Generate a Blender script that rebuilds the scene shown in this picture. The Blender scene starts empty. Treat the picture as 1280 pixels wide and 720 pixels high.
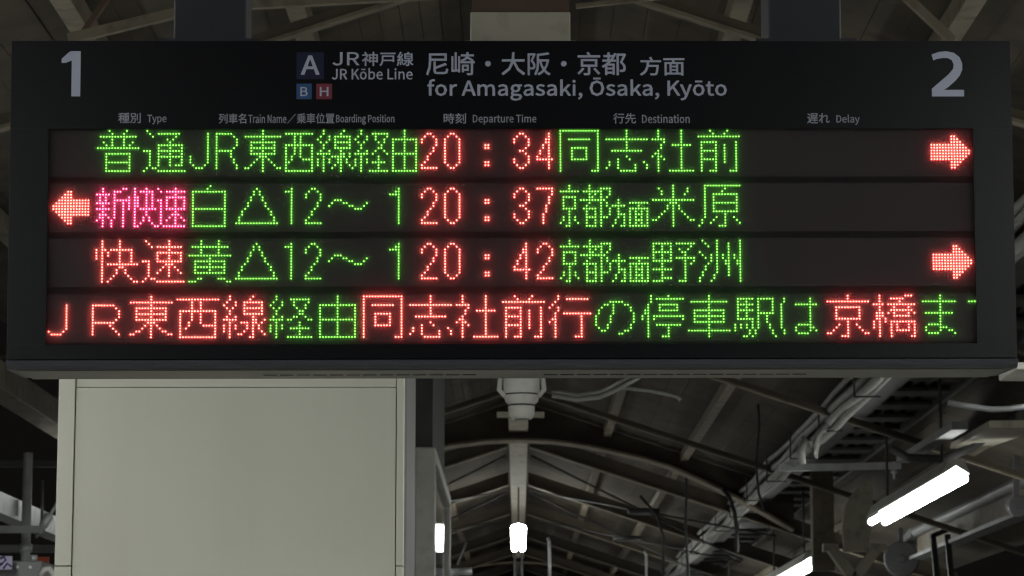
import bpy, bmesh, math, random, json
from mathutils import Vector, Matrix
R = math.radians
random.seed(7)
S = bpy.context.scene
COL = S.collection

# ------------------------------------------------------------------ camera
YAW, PITCH, FPX = 8 / 3500, R(8.8), 3500.0
CAM = Vector((0, 0, 1.6))
cd = bpy.data.cameras.new('camera')
cd.sensor_width = 36
cd.lens = 36 * FPX / 1280
cd.clip_start, cd.clip_end = 0.05, 2000
cam = bpy.data.objects.new('camera', cd)
cam.location = CAM
cam.rotation_euler = (R(90) + PITCH, 0, YAW)
COL.objects.link(cam)
S.camera = cam
cd.dof.use_dof = True
cd.dof.focus_distance = 5.95
cd.dof.aperture_fstop = 18

# ------------------------------------------------------------------ night sky
w = bpy.data.worlds.new('World')
S.world = w
w.use_nodes = True
nt = w.node_tree
bg = nt.nodes['Background']
bg.inputs['Color'].default_value = (0.14, 0.13, 0.12, 1)
bg.inputs['Strength'].default_value = 0.03
S.view_settings.view_transform = 'Standard'
S.view_settings.look = 'None'
S.view_settings.exposure = 0.0
S.view_settings.gamma = 1
S.view_settings.use_curve_mapping = False
S.cycles.use_denoising = True
S.cycles.max_bounces = 8
S.cycles.filter_width = 1.3
S.cycles.sample_clamp_indirect = 4
LAMP = 32.0           # radiance of the fluorescent tubes

# ------------------------------------------------------------------ helpers
def pt(px, py, Y):
    """world point at depth Y whose picture place is (px, py) of 1280x720 (used to take sizes off the photo)"""
    cy, sy = math.cos(YAW), math.sin(YAW)
    F = Vector((-sy * math.cos(PITCH), cy * math.cos(PITCH), math.sin(PITCH)))
    Rt = Vector((cy, sy, 0)); U = Rt.cross(F)
    d = F * FPX + Rt * (px - 640) + U * (360 - py)
    return CAM + d * (Y / d.y)

def mat(name, col, rough=0.6, metal=0.0, var=0.25, scale=6.0, bump=0.0, dirt=None, dirt_amt=0.0, spec=0.5, streak=False):
    m = bpy.data.materials.new(name); m.use_nodes = True
    t = m.node_tree; b = t.nodes['Principled BSDF']
    tc = t.nodes.new('ShaderNodeTexCoord')
    mp = t.nodes.new('ShaderNodeMapping')
    t.links.new(tc.outputs['Object'], mp.inputs['Vector'])
    if streak: mp.inputs['Scale'].default_value = (1, 1, 0.15)
    n = t.nodes.new('ShaderNodeTexNoise'); n.inputs['Scale'].default_value = scale; n.inputs['Detail'].default_value = 6
    t.links.new(mp.outputs['Vector'], n.inputs['Vector'])
    r = t.nodes.new('ShaderNodeValToRGB')
    r.color_ramp.elements[0].position = 0.3; r.color_ramp.elements[1].position = 0.7
    c = Vector(col)
    lo, hi = c * (1 - var), c * (1 + var)
    r.color_ramp.elements[0].color = (*lo, 1); r.color_ramp.elements[1].color = (*[min(1, x) for x in hi], 1)
    t.links.new(n.outputs['Fac'], r.inputs['Fac'])
    out = r.outputs['Color']
    if dirt is not None:
        n2 = t.nodes.new('ShaderNodeTexNoise'); n2.inputs['Scale'].default_value = scale * 2.7; n2.inputs['Detail'].default_value = 8
        t.links.new(mp.outputs['Vector'], n2.inputs['Vector'])
        r2 = t.nodes.new('ShaderNodeValToRGB'); r2.color_ramp.elements[0].position = 0.52; r2.color_ramp.elements[1].position = 0.72
        r2.color_ramp.elements[0].color = (0, 0, 0, 1); r2.color_ramp.elements[1].color = (dirt_amt,) * 3 + (1,)
        t.links.new(n2.outputs['Fac'], r2.inputs['Fac'])
        mx = t.nodes.new('ShaderNodeMix'); mx.data_type = 'RGBA'
        t.links.new(r2.outputs['Color'], mx.inputs[0])
        t.links.new(out, mx.inputs[6]); mx.inputs[7].default_value = (*dirt, 1)
        out = mx.outputs[2]
    t.links.new(out, b.inputs['Base Color'])
    b.inputs['Roughness'].default_value = rough
    b.inputs['Metallic'].default_value = metal
    b.inputs['Specular IOR Level'].default_value = spec
    if bump:
        bp = t.nodes.new('ShaderNodeBump'); bp.inputs['Strength'].default_value = bump; bp.inputs['Distance'].default_value = 0.01
        t.links.new(n.outputs['Fac'], bp.inputs['Height']); t.links.new(bp.outputs['Normal'], b.inputs['Normal'])
    return m

def emit(name, col, strength):
    m = bpy.data.materials.new(name); m.use_nodes = True
    t = m.node_tree; b = t.nodes['Principled BSDF']
    b.inputs['Base Color'].default_value = (0.02, 0.02, 0.02, 1)
    b.inputs['Emission Color'].default_value = (*col, 1)
    b.inputs['Emission Strength'].default_value = strength
    return m

class MB:
    """collects shapes and links them as ONE mesh object"""
    def __init__(self): self.bm = bmesh.new()
    def box(self, x0, x1, y0, y1, z0, z1, bev=0.0, mi=0):
        vs = [self.bm.verts.new((x, y, z)) for z in (z0, z1) for y in (y0, y1) for x in (x0, x1)]
        fs = [self.bm.faces.new([vs[i] for i in f]) for f in ((0, 2, 3, 1), (4, 5, 7, 6), (0, 1, 5, 4), (2, 6, 7, 3), (1, 3, 7, 5), (0, 4, 6, 2))]
        for f in fs: f.material_index = mi
        if bev:
            es = list({e for f in fs for e in f.edges})
            bmesh.ops.bevel(self.bm, geom=es, offset=bev, segments=2, profile=0.5, affect='EDGES')
        return self
    def bar(self, a, b, wid, hei, up=(0, 0, 1)):
        a, b = Vector(a), Vector(b); d = (b - a).normalized()
        s = d.cross(Vector(up)).normalized(); u = s.cross(d).normalized()
        v = []
        for p in (a, b):
            for i, j in ((-1, -1), (1, -1), (1, 1), (-1, 1)):
                v.append(self.bm.verts.new(p + s * (i * wid / 2) + u * (j * hei / 2)))
        for f in ((3, 2, 1, 0), (4, 5, 6, 7), (0, 1, 5, 4), (1, 2, 6, 5), (2, 3, 7, 6), (3, 0, 4, 7)):
            self.bm.faces.new([v[i] for i in f])
        return self
    def tube(self, pts, r, n=12, caps=True):
        pts = [Vector(p) for p in pts]; rings = []
        rr = r if isinstance(r, (list, tuple)) else [r] * len(pts)
        ref = Vector((0, 0, 1))
        for i, p in enumerate(pts):
            d = (pts[min(i + 1, len(pts) - 1)] - pts[max(i - 1, 0)]).normalized()
            if abs(d.dot(ref)) > 0.95: ref = Vector((1, 0, 0)) if abs(d.x) < 0.9 else Vector((0, 1, 0))
            s = d.cross(ref).normalized(); u = s.cross(d)
            rings.append([self.bm.verts.new(p + (s * math.cos(2 * math.pi * k / n) + u * math.sin(2 * math.pi * k / n)) * rr[i]) for k in range(n)])
        for A, B in zip(rings, rings[1:]):
            for k in range(n):
                f = self.bm.faces.new((A[k], A[(k + 1) % n], B[(k + 1) % n], B[k])); f.smooth = True
        if caps:
            self.bm.faces.new(rings[0][::-1]); self.bm.faces.new(rings[-1])
        return self
    def prism(self, poly, axis, a, b):
        """extrude a closed 2D outline between a and b along an axis ('y': outline in x,z; 'x': outline in y,z)"""
        def P(p, t): return (p[0], t, p[1]) if axis == 'y' else (t, p[0], p[1])
        A = [self.bm.verts.new(P(p, a)) for p in poly]; B = [self.bm.verts.new(P(p, b)) for p in poly]
        n = len(poly)
        self.bm.faces.new(A); self.bm.faces.new(B[::-1])
        for i in range(n): self.bm.faces.new((A[i], B[i], B[(i + 1) % n], A[(i + 1) % n]))
        return self
    def build(self, name, m, parent=None, local=False):
        bmesh.ops.recalc_face_normals(self.bm, faces=self.bm.faces)
        me = bpy.data.meshes.new(name)
        if parent is not None and not local:
            off = parent.matrix_world.translation if parent.type == 'EMPTY' and parent.parent is None else root_of(parent).matrix_world.translation
            bmesh.ops.translate(self.bm, verts=self.bm.verts, vec=-off)
        self.bm.to_mesh(me); self.bm.free()
        for x in (m if isinstance(m, (list, tuple)) else [m]): me.materials.append(x)
        o = bpy.data.objects.new(name, me); COL.objects.link(o)
        if parent is not None: o.parent = parent
        return o

def root_of(o):
    while o.parent: o = o.parent
    return o

def tag(o, label=None, cat=None, group=None, kind=None):
    if label: o['label'] = label
    if cat: o['category'] = cat
    if group: o['group'] = group
    if kind: o['kind'] = kind
    return o

def thing(name, loc, label, cat, group=None):
    o = bpy.data.objects.new(name, None); COL.objects.link(o)
    o.location = loc; o.matrix_world = Matrix.Translation(loc); o.empty_display_size = 0.1
    return tag(o, label, cat, group)

def solo(mb, name, m, label, cat, group=None):
    return tag(mb.build(name, m), label, cat, group)

# ------------------------------------------------------------------ materials
M = {}
M['concrete'] = mat('platform_concrete', (0.32, 0.31, 0.29), 0.8, var=0.15, scale=3, bump=0.1)
M['ballast'] = mat('track_ballast', (0.10, 0.09, 0.08), 0.95, var=0.5, scale=20, bump=0.5)
M['deck'] = mat('roof_boards', (0.060, 0.048, 0.033), 0.85, var=0.35, scale=2.2, dirt=(0.02, 0.017, 0.014), dirt_amt=0.8)
M['deck_dark'] = mat('dark_steel_web', (0.070, 0.056, 0.039), 0.7, var=0.35, scale=2, dirt=(0.05, 0.035, 0.025), dirt_amt=0.5)
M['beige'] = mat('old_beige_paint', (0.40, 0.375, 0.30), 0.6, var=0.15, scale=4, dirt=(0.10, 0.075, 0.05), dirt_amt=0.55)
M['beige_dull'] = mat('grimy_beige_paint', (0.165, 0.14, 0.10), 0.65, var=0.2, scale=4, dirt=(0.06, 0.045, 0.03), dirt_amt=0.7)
M['rust'] = mat('brown_paint', (0.085, 0.05, 0.035), 0.7, var=0.3, scale=5)
M['cream'] = mat('cream_steel_panel', (0.76, 0.755, 0.655), 0.42, var=0.012, scale=1.7, bump=0.03, streak=True, dirt=(0.62, 0.61, 0.52), dirt_amt=0.22)
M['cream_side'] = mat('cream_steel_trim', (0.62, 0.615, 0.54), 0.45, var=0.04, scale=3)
M['seam'] = mat('dark_joint', (0.16, 0.155, 0.13), 0.8)
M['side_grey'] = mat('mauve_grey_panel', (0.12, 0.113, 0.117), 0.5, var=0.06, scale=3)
M['grey'] = mat('grey_steel', (0.20, 0.205, 0.21), 0.5, metal=0.3, var=0.15, scale=5)
M['grey_dark'] = mat('dark_grey_steel', (0.075, 0.075, 0.078), 0.6, var=0.25, scale=4)
M['galv'] = mat('galvanised_steel', (0.58, 0.60, 0.61), 0.4, metal=0.35, var=0.15, scale=12)
M['black'] = mat('black_rubber', (0.012, 0.012, 0.012), 0.6)
M['white'] = mat('white_paint', (0.72, 0.71, 0.67), 0.45, var=0.06, scale=4, dirt=(0.4, 0.37, 0.3), dirt_amt=0.4)
M['cable'] = mat('grey_cable_sheath', (0.33, 0.33, 0.31), 0.55, var=0.15, scale=8)
M['tube'] = emit('fluorescent_glass', (0.97, 1.0, 0.955), LAMP)
# outlines of the printed lettering: text -> closed outlines, "x y x y ...|..." (capital height 257)
OUTLINES = {
    '1': '31 0 172 0 172 27 120 27 120 257 96 257 87 252 77 248 67 244 55 241 42 238 42 218 88 218 88 27 31 27',
    '2': '15 0 177 0 177 28 106 28 64 25 97 59 125 92 146 124 160 155 165 186 161 211 151 232 136 248 115 258 90 261 71 259 55 255 40 247 27 236 14 224 33 206 42 215 51 223 62 230 74 234 86 235 103 233 116 226 126 215 131 201 133 185 129 157 115 127 92 95 59 59 15 19',
    'A': '1 0 34 0 59 78 153 78 177 0 211 0 124 257 88 257|67 104 79 144 105 230 106 230 132 144 145 104',
    'B': '35 0 117 0 168 8 202 33 214 75 208 105 189 126 162 137 162 138 183 150 195 170 200 194 188 230 157 250 111 257 35 257|68 148 68 231 107 231 141 227 161 214 168 190 161 167 141 153 106 148|68 26 68 123 112 123 151 118 174 102 182 76 174 48 150 31 112 26',
    'H': '35 0 68 0 68 121 187 121 187 0 220 0 220 257 187 257 187 149 68 149 68 257 35 257',
    'JR': '83 -5 124 6 147 35 154 75 154 257 121 257 121 78 117 47 103 29 80 24 55 31 35 53 12 36 30 14 54 0|255 135 255 230 298 230 332 226 353 212 360 185 353 157 332 140 298 135|363 0 400 0 335 112 365 126 385 150 393 185 381 227 349 250 303 257 223 257 223 0 255 0 255 109 301 109',
    '神戸線': '55 282 86 236 107 250 75 294|174 143 223 143 223 93 174 93|174 166 174 215 223 215 223 166|299 143 299 93 249 93 249 143|299 166 249 166 249 215 299 215|223 294 223 239 150 239 150 53 174 53 174 69 223 69 223 -28 249 -28 249 69 299 69 299 55 324 55 324 239 249 239 249 294|18 234 18 210 107 210 81 167 47 130 11 101 23 75 67 114 67 -28 91 -28 91 124 127 79 143 101 96 149 112 173 127 198 138 225 125 235 120 234|374 273 374 248 678 248 678 273|408 210 408 130 405 83 392 34 362 -11 382 -29 409 6 425 45 432 86 624 86 624 67 651 67 651 210|624 111 435 111 435 130 435 185 624 185|883 186 993 186 993 154 883 154|883 236 993 236 993 206 883 206|764 66 772 -9 792 -6 784 69|730 69 726 39 720 11 713 -14 733 -22 751 65|797 73 813 15 832 21 815 78|1010 121 971 81 954 121 954 133 1019 133 1019 257 939 257 954 288 925 294 913 257 859 257 859 133 929 133 929 1 923 -4 887 -4 895 -28 923 -28 942 -24 951 -15 954 1 954 67 972 35 995 8 1021 -13 1038 8 1016 22 997 41 980 63 1030 105|846 104 846 82 892 82 875 50 853 25 827 7 842 -11 876 14 903 52 921 100 906 105 902 104|723 84 810 100 814 80 835 86 815 161 795 156 806 121 755 114 783 149 809 188 833 228 811 242 784 195 748 192 767 220 785 252 801 285 776 295 760 257 743 225 731 207 722 193 713 187 721 163 770 172 741 132 727 116 715 109',
    'JR Kōbe Line': '83 -5 137 19 154 75 154 257 121 257 121 78 111 37 80 24 55 31 35 53 12 36 41 6|255 135 255 230 298 230 344 220 360 185 344 147 298 135|363 0 400 0 335 112 377 137 393 185 367 241 303 257 223 257 223 0 255 0 255 109 301 109|523 0 556 0 556 81 600 134 677 0 713 0 620 159 701 257 664 257 556 128 556 257 523 257|820 -5 882 22 908 95 882 169 820 195 759 169 732 95 759 22|820 22 781 42 765 95 781 148 820 168 860 148 876 95 860 42|769 235 872 235 872 258 769 258|1042 -5 1100 22 1125 98 1106 169 1049 195 1018 187 989 168 991 202 991 279 959 279 959 0 984 0 987 20 988 20 1015 2|1037 22 1015 27 991 42 991 142 1017 161 1041 168 1080 149 1092 98 1076 42|1252 -5 1287 1 1314 15 1303 36 1281 25 1256 21 1211 39 1193 88 1321 88 1322 106 1302 171 1246 195 1187 168 1161 95 1188 22|1192 110 1211 154 1247 169 1282 154 1294 110|1451 0 1595 0 1595 28 1483 28 1483 257 1451 257|1638 0 1670 0 1670 190 1638 190|1654 229 1669 235 1675 251 1669 266 1654 271 1638 266 1633 251 1638 235|1734 0 1766 0 1766 138 1792 160 1818 167 1845 155 1854 116 1854 0 1886 0 1886 120 1872 176 1828 195 1793 186 1764 162 1763 162 1760 190 1734 190|2025 -5 2059 1 2087 15 2076 36 2053 25 2028 21 1984 39 1965 88 2093 88 2095 106 2075 171 2019 195 1960 168 1933 95 1960 22|1965 110 1983 154 2019 169 2054 154 2067 110',
    '尼崎・大阪・京都': '60 277 60 181 54 83 20 -15 43 -28 78 74 86 178 301 178 301 277|86 253 275 253 275 202 86 202|282 141 149 86 149 161 123 161 123 29 134 -5 179 -13 270 -13 309 0 323 51 298 62 291 21 269 12 179 12 154 15 149 29 149 62 300 118|517 116 517 14 539 14 539 34 606 34 606 116|539 97 584 97 584 53 539 53|580 294 578 263 504 263 504 241 574 241 551 206 500 185 513 166 559 184 587 211 658 168 674 186 596 231 598 241 676 241 676 263 602 263 604 294|494 165 494 143 640 143 640 2 632 -5 584 -4 593 -28 628 -27 650 -24 661 -15 665 2 665 143 687 143 687 165|372 236 372 18 465 27 465 12 485 12 485 237 465 237 465 50 439 48 439 291 417 291 417 46 392 43 392 236|875 170 849 159 838 133 849 107 875 96 902 107 912 133 902 159|1212 294 1211 247 1207 194 1072 194 1072 167 1202 167 1161 70 1065 -6 1085 -27 1181 49 1226 147 1281 42 1366 -27 1386 -3 1300 64 1248 167 1380 167 1380 194 1235 194 1240 294|1693 168 1677 112 1652 66 1629 114 1612 168|1556 270 1556 145 1550 62 1520 -14 1541 -30 1574 54 1581 145 1581 168 1590 168 1609 102 1637 46 1603 14 1565 -7 1581 -29 1619 -6 1653 25 1683 -6 1721 -29 1739 -8 1700 14 1668 44 1701 107 1722 188 1706 193 1701 192 1581 192 1581 249 1656 257 1724 269 1708 291 1638 279|1429 279 1429 -28 1452 -28 1452 255 1502 255 1470 174 1499 136 1507 104 1505 90 1499 81 1485 77 1458 78 1466 55 1495 55 1515 61 1527 77 1530 102 1523 137 1494 178 1534 270 1517 280 1513 279|1926 170 1899 159 1889 133 1899 107 1926 96 1952 107 1963 133 1952 159|2193 173 2361 173 2361 117 2193 117|2341 58 2405 -18 2428 -3 2362 72|2183 71 2155 34 2119 -1 2138 -17 2176 20 2209 62|2246 289 2268 251 2124 251 2124 225 2429 225 2429 251 2298 251 2271 297|2167 196 2167 93 2263 93 2263 3 2255 -4 2203 -4 2212 -28 2251 -28 2275 -25 2288 -15 2291 2 2291 93 2389 93 2389 196|2629 282 2605 235 2605 254 2561 254 2561 291 2536 291 2536 254 2482 254 2482 230 2536 230 2536 188 2466 188 2466 165 2550 165 2507 128 2458 99 2475 78 2503 95 2503 -26 2527 -26 2527 -6 2606 -6 2606 -21 2631 -21 2631 131 2549 131 2583 165 2647 165 2647 188 2602 188 2630 229 2653 275|2561 230 2602 230 2571 188 2561 188|2527 16 2527 54 2606 54 2606 16|2527 75 2527 109 2606 109 2606 75|2662 274 2662 -28 2688 -28 2688 249 2754 249 2710 154 2748 111 2758 74 2756 57 2748 47 2731 43 2702 43 2709 18 2742 18 2766 26 2780 44 2784 72 2775 112 2737 157 2788 263 2769 275 2765 274',
    '方面': '154 286 178 234 24 234 24 208 119 208 111 126 82 50 16 -8 35 -29 89 13 122 66 139 126 265 126 259 62 251 22 242 4 225 0 166 2 175 -23 234 -24 251 -21 265 -12 276 11 285 59 292 139 293 152 144 152 148 208 328 208 328 234 180 234 205 244 179 296|486 117 561 117 561 77 486 77|486 138 486 177 561 177 561 138|486 56 561 56 561 15 486 15|370 271 370 246 506 246 496 202 387 202 387 -28 412 -28 412 -9 637 -9 637 -28 664 -28 664 202 523 202 536 246 681 246 681 271|412 15 412 177 462 177 462 15|637 15 585 15 585 177 637 177',
    'for Amagasaki, Ōsaka, Kyōto': '12 164 37 164 37 0 69 0 69 164 110 164 110 190 69 190 69 220 76 248 96 258 118 252 125 277 93 283 51 266 37 221 37 190 12 188|220 -5 281 22 308 95 281 169 220 195 158 169 132 95 158 22|220 22 180 42 165 95 180 148 220 168 260 148 275 95 260 42|358 0 390 0 390 122 413 156 438 166 457 163 463 191 442 195 412 184 388 155 384 190 358 190|542 0 574 0 599 78 693 78 717 0 752 0 665 257 629 257|607 104 620 144 645 230 647 230 673 144 685 104|785 0 818 0 818 138 842 160 865 167 892 155 901 116 901 0 932 0 932 138 958 160 980 167 1007 155 1016 116 1016 0 1048 0 1048 120 1033 176 990 195 957 185 927 159 909 185 875 195 843 186 815 162 812 190 785 190|1153 -5 1187 3 1216 23 1217 23 1220 0 1246 0 1246 117 1231 174 1181 195 1138 187 1106 170 1118 148 1144 162 1175 168 1207 154 1215 120 1126 97 1098 49 1114 10|1162 21 1139 28 1129 51 1148 82 1215 99 1215 46 1188 28|1371 -88 1441 -68 1467 -22 1450 13 1401 23 1363 23 1337 29 1330 44 1334 57 1342 67 1370 60 1420 78 1440 126 1436 149 1425 166 1464 166 1464 190 1397 190 1370 195 1321 177 1299 127 1307 97 1324 76 1324 75 1310 60 1303 39 1308 20 1320 8 1320 6 1300 -13 1292 -37 1314 -74|1370 82 1342 94 1330 127 1342 160 1370 172 1399 160 1411 127 1399 94|1375 -65 1335 -56 1320 -32 1325 -16 1340 0 1364 -3 1397 -3 1426 -8 1436 -27 1419 -54|1548 -5 1581 3 1611 23 1612 23 1615 0 1641 0 1641 117 1626 174 1575 195 1533 187 1501 170 1513 148 1539 162 1570 168 1601 154 1609 120 1521 97 1493 49 1508 10|1557 21 1533 28 1523 51 1542 82 1609 99 1609 46 1583 28|1751 -5 1802 12 1820 52 1802 90 1762 110 1734 122 1721 143 1730 162 1757 170 1780 165 1800 153 1815 173 1789 189 1756 195 1708 179 1691 141 1709 105 1746 86 1776 72 1790 50 1780 29 1752 20 1722 27 1696 43 1680 22 1712 3|1909 -5 1942 3 1972 23 1973 23 1976 0 2002 0 2002 117 1987 174 1936 195 1894 187 1862 170 1874 148 1900 162 1931 168 1962 154 1970 120 1882 97 1854 49 1869 10|1918 21 1894 28 1884 51 1903 82 1970 99 1970 46 1944 28|2062 0 2094 0 2094 50 2130 92 2185 0 2220 0 2148 113 2211 190 2176 190 2095 90 2094 90 2094 279 2062 279|2256 0 2288 0 2288 190 2256 190|2272 229 2287 235 2293 251 2287 266 2272 271 2256 266 2251 251 2256 235|2346 -67 2383 -38 2397 7 2390 34 2370 44 2353 38 2346 22 2353 5 2369 -1 2373 0 2364 -28 2338 -48|2625 -5 2704 31 2735 129 2704 226 2625 261 2546 226 2516 129 2546 31|2625 24 2570 52 2549 129 2570 205 2625 233 2681 205 2702 129 2681 52|2573 288 2678 288 2678 310 2573 310|2837 -5 2888 12 2906 52 2888 90 2848 110 2820 122 2807 143 2816 162 2843 170 2866 165 2886 153 2901 173 2875 189 2842 195 2794 179 2777 141 2795 105 2832 86 2862 72 2876 50 2866 29 2838 20 2808 27 2782 43 2766 22 2798 3|2995 -5 3029 3 3058 23 3059 23 3062 0 3088 0 3088 117 3073 174 3022 195 2980 187 2948 170 2960 148 2986 162 3017 168 3048 154 3056 120 2968 97 2940 49 2955 10|3004 21 2980 28 2971 51 2989 82 3056 99 3056 46 3030 28|3148 0 3180 0 3180 50 3216 92 3271 0 3306 0 3234 113 3298 190 3262 190 3181 90 3180 90 3180 279 3148 279|3386 -5 3419 3 3449 23 3450 23 3452 0 3479 0 3479 117 3463 174 3413 195 3370 187 3338 170 3350 148 3376 162 3408 168 3439 154 3447 120 3358 97 3330 49 3346 10|3395 21 3371 28 3361 51 3380 82 3447 99 3447 46 3421 28|3533 -67 3570 -38 3584 7 3577 34 3557 44 3540 38 3533 22 3540 5 3556 -1 3560 0 3551 -28 3525 -48|3718 0 3750 0 3750 81 3794 134 3871 0 3907 0 3814 159 3895 257 3858 257 3751 128 3750 128 3750 257 3718 257|3944 -82 3989 -63 4015 -16 4086 190 4055 190 4021 85 4006 31 4004 31 3985 85 3946 190 3913 190 3989 0 3985 -15 3969 -44 3943 -56 3928 -53 3922 -78|4197 -5 4259 22 4285 95 4259 169 4197 195 4136 169 4109 95 4136 22|4197 22 4157 42 4142 95 4157 148 4197 168 4237 148 4252 95 4237 42|4146 235 4249 235 4249 258 4146 258|4395 -5 4430 2 4424 27 4402 21 4379 31 4373 58 4373 164 4425 164 4425 190 4373 190 4373 244 4346 244 4343 190 4313 188 4313 164 4341 164 4341 59 4353 13|4541 -5 4603 22 4629 95 4603 169 4541 195 4480 169 4453 95 4480 22|4541 22 4501 42 4486 95 4501 148 4541 168 4581 148 4597 95 4581 42',
    '種別': '152 187 152 75 224 75 224 50 148 50 148 29 224 29 224 1 128 1 128 -21 338 -21 338 1 250 1 250 29 326 29 326 50 250 50 250 75 324 75 324 187 250 187 250 211 331 211 331 232 250 232 250 258 331 270 314 290 266 282 205 276 143 273 150 252 224 256 224 232 137 232 137 211 224 211 224 187|175 123 224 123 224 95 175 95|250 123 300 123 300 95 250 95|175 168 224 168 224 140 175 140|250 168 300 168 300 140 250 140|126 289 95 278 56 268 15 261 23 241 74 249 74 195 17 195 17 171 71 171 54 130 33 91 10 60 23 36 41 62 59 93 74 128 74 -27 100 -27 100 124 132 80 148 101 100 149 100 171 144 171 144 195 100 195 100 255 145 269|558 252 558 58 583 58 583 252|644 287 644 7 642 0 634 -2 581 -2 591 -28 619 -28 640 -27 654 -23 666 -13 670 7 670 287|408 255 497 255 497 187 408 187|383 278 383 163 422 163 415 98 398 37 362 -11 380 -29 411 7 430 52 441 102 499 102 496 46 491 13 486 -1 474 -5 434 -3 441 -27 484 -27 497 -24 507 -16 515 3 520 44 524 114 525 125 444 125 447 163 522 163 522 278',
    'Type': '89 0 121 0 121 229 199 229 199 257 11 257 11 229 89 229|245 -82 277 -73 300 -50 316 -16 388 190 356 190 322 85 307 31 305 31 286 85 248 190 214 190 291 0 286 -15 270 -44 244 -56 229 -53 223 -78|424 -80 457 -80 457 -16 456 18 482 1 508 -5 549 8 579 42 591 98 582 149 556 183 515 195 493 191 473 181 454 168 451 190 424 190|503 22 481 27 457 42 457 142 483 161 507 168 536 159 552 135 557 98 550 57 531 31|718 -5 742 -2 763 5 781 15 770 36 747 25 722 21 690 29 668 52 659 88 787 88 789 106 780 153 754 184 713 195 671 183 640 148 627 95 640 41 672 7|659 110 668 142 688 163 713 169 739 163 755 143 761 110',
    '列車名': '225 254 225 57 251 57 251 254|297 292 297 6 289 -1 246 -1 255 -27 288 -26 309 -22 320 -12 324 6 324 292|63 106 117 63 91 33 61 9 28 -8 43 -30 110 16 160 89 189 193 173 198 169 197 90 197 105 250 200 250 200 275 21 275 21 250 78 250 64 198 44 152 19 114 39 97 55 119 69 145 81 173 161 173 153 141 143 112 131 86 78 125|405 212 405 76 511 76 511 47 369 47 369 23 511 23 511 -29 538 -29 538 23 683 23 683 47 538 47 538 76 646 76 646 212 538 212 538 238 671 238 671 262 538 262 538 294 511 294 511 262 379 262 379 238 511 238 511 212|431 134 511 134 511 98 431 98|538 134 620 134 620 98 538 98|431 190 511 190 511 154 431 154|538 190 620 190 620 154 538 154|792 185 846 142 804 122 761 107 717 96 730 71 789 89 789 -28 815 -28 815 -9 971 -9 971 -28 998 -28 998 119 858 119 913 154 960 198 996 250 978 261 974 259 850 259 873 289 842 295 815 260 776 226 724 196 743 175 774 194 802 214 827 235 957 235 933 206 904 179 871 156 813 200|971 15 815 15 815 95 971 95',
    'Train Name': '89 0 121 0 121 229 199 229 199 257 11 257 11 229 89 229|242 0 274 0 274 122 297 156 322 166 340 163 346 191 326 195 296 184 272 155 271 155 268 190 242 190|422 -5 455 3 485 23 486 23 488 0 515 0 515 117 499 174 449 195 406 187 374 170 387 148 412 162 444 168 475 154 483 120 394 97 366 49 382 10|431 21 407 28 397 51 416 82 483 99 483 46 457 28|575 0 607 0 607 190 575 190|591 229 606 235 612 251 606 266 591 271 576 266 570 251 576 235|671 0 703 0 703 138 729 160 755 167 783 155 791 116 791 0 823 0 823 120 809 176 765 195 730 186 701 162 697 190 671 190|966 0 997 0 997 135 993 215 994 215 1022 162 1116 0 1149 0 1149 257 1118 257 1118 123 1123 42 1121 42 1093 95 999 257 966 257|1260 -5 1294 3 1323 23 1324 23 1327 0 1353 0 1353 117 1338 174 1287 195 1245 187 1213 170 1225 148 1251 162 1282 168 1314 154 1321 120 1233 97 1205 49 1221 10|1269 21 1245 28 1236 51 1255 82 1321 99 1321 46 1295 28|1414 0 1446 0 1446 138 1471 160 1493 167 1520 155 1529 116 1529 0 1561 0 1561 138 1586 160 1609 167 1635 155 1644 116 1644 0 1676 0 1676 120 1662 176 1618 195 1586 185 1555 159 1537 185 1503 195 1471 186 1444 162 1443 162 1440 190 1414 190|1815 -5 1849 1 1877 15 1866 36 1844 25 1818 21 1774 39 1755 88 1883 88 1885 106 1865 171 1809 195 1750 168 1724 95 1750 22|1755 110 1774 154 1810 169 1844 154 1857 110',
    '／': '328 296 12 -20 22 -30 338 286',
    '乗車位置': '161 133 161 93 111 93 111 133|161 156 111 156 111 195 161 195|187 133 239 133 239 93 187 93|187 156 187 195 239 195 239 156|283 289 214 278 129 270 41 265 47 243 161 249 161 218 39 218 39 195 85 195 85 156 20 156 20 133 85 133 85 93 34 93 34 70 141 70 104 43 60 20 14 3 32 -19 78 0 123 26 161 57 161 -28 187 -28 187 57 226 25 271 -1 317 -21 336 2 290 19 245 43 208 70 319 70 319 93 265 93 265 133 331 133 331 156 265 156 265 195 314 195 314 218 187 218 187 251 301 268|405 212 405 76 511 76 511 47 369 47 369 23 511 23 511 -29 538 -29 538 23 683 23 683 47 538 47 538 76 646 76 646 212 538 212 538 238 671 238 671 262 538 262 538 294 511 294 511 262 379 262 379 238 511 238 511 212|431 134 511 134 511 98 431 98|538 134 620 134 620 98 538 98|431 190 511 190 511 154 431 154|538 190 620 190 620 154 538 154|829 230 829 205 1020 205 1020 230|853 178 876 28 902 36 876 184|900 290 916 234 943 242 925 297|814 12 814 -13 1035 -13 1035 12 962 12 999 182 971 186 963 128 951 66 938 12|800 293 777 240 747 192 714 153 729 127 763 169 763 -27 790 -27 790 210 825 285|1278 262 1338 262 1338 230 1278 230|1196 262 1254 262 1254 230 1196 230|1117 262 1172 262 1172 230 1117 230|1117 150 1117 2 1070 2 1070 -18 1381 -18 1381 2 1333 2 1333 150 1224 150 1229 170 1373 170 1373 191 1232 191 1236 211 1364 211 1364 281 1091 281 1091 211 1209 211 1207 191 1074 191 1074 170 1203 170 1199 150|1142 2 1142 24 1307 24 1307 2|1142 96 1307 96 1307 76 1142 76|1142 112 1142 132 1307 132 1307 112|1142 60 1307 60 1307 40 1142 40',
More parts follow.
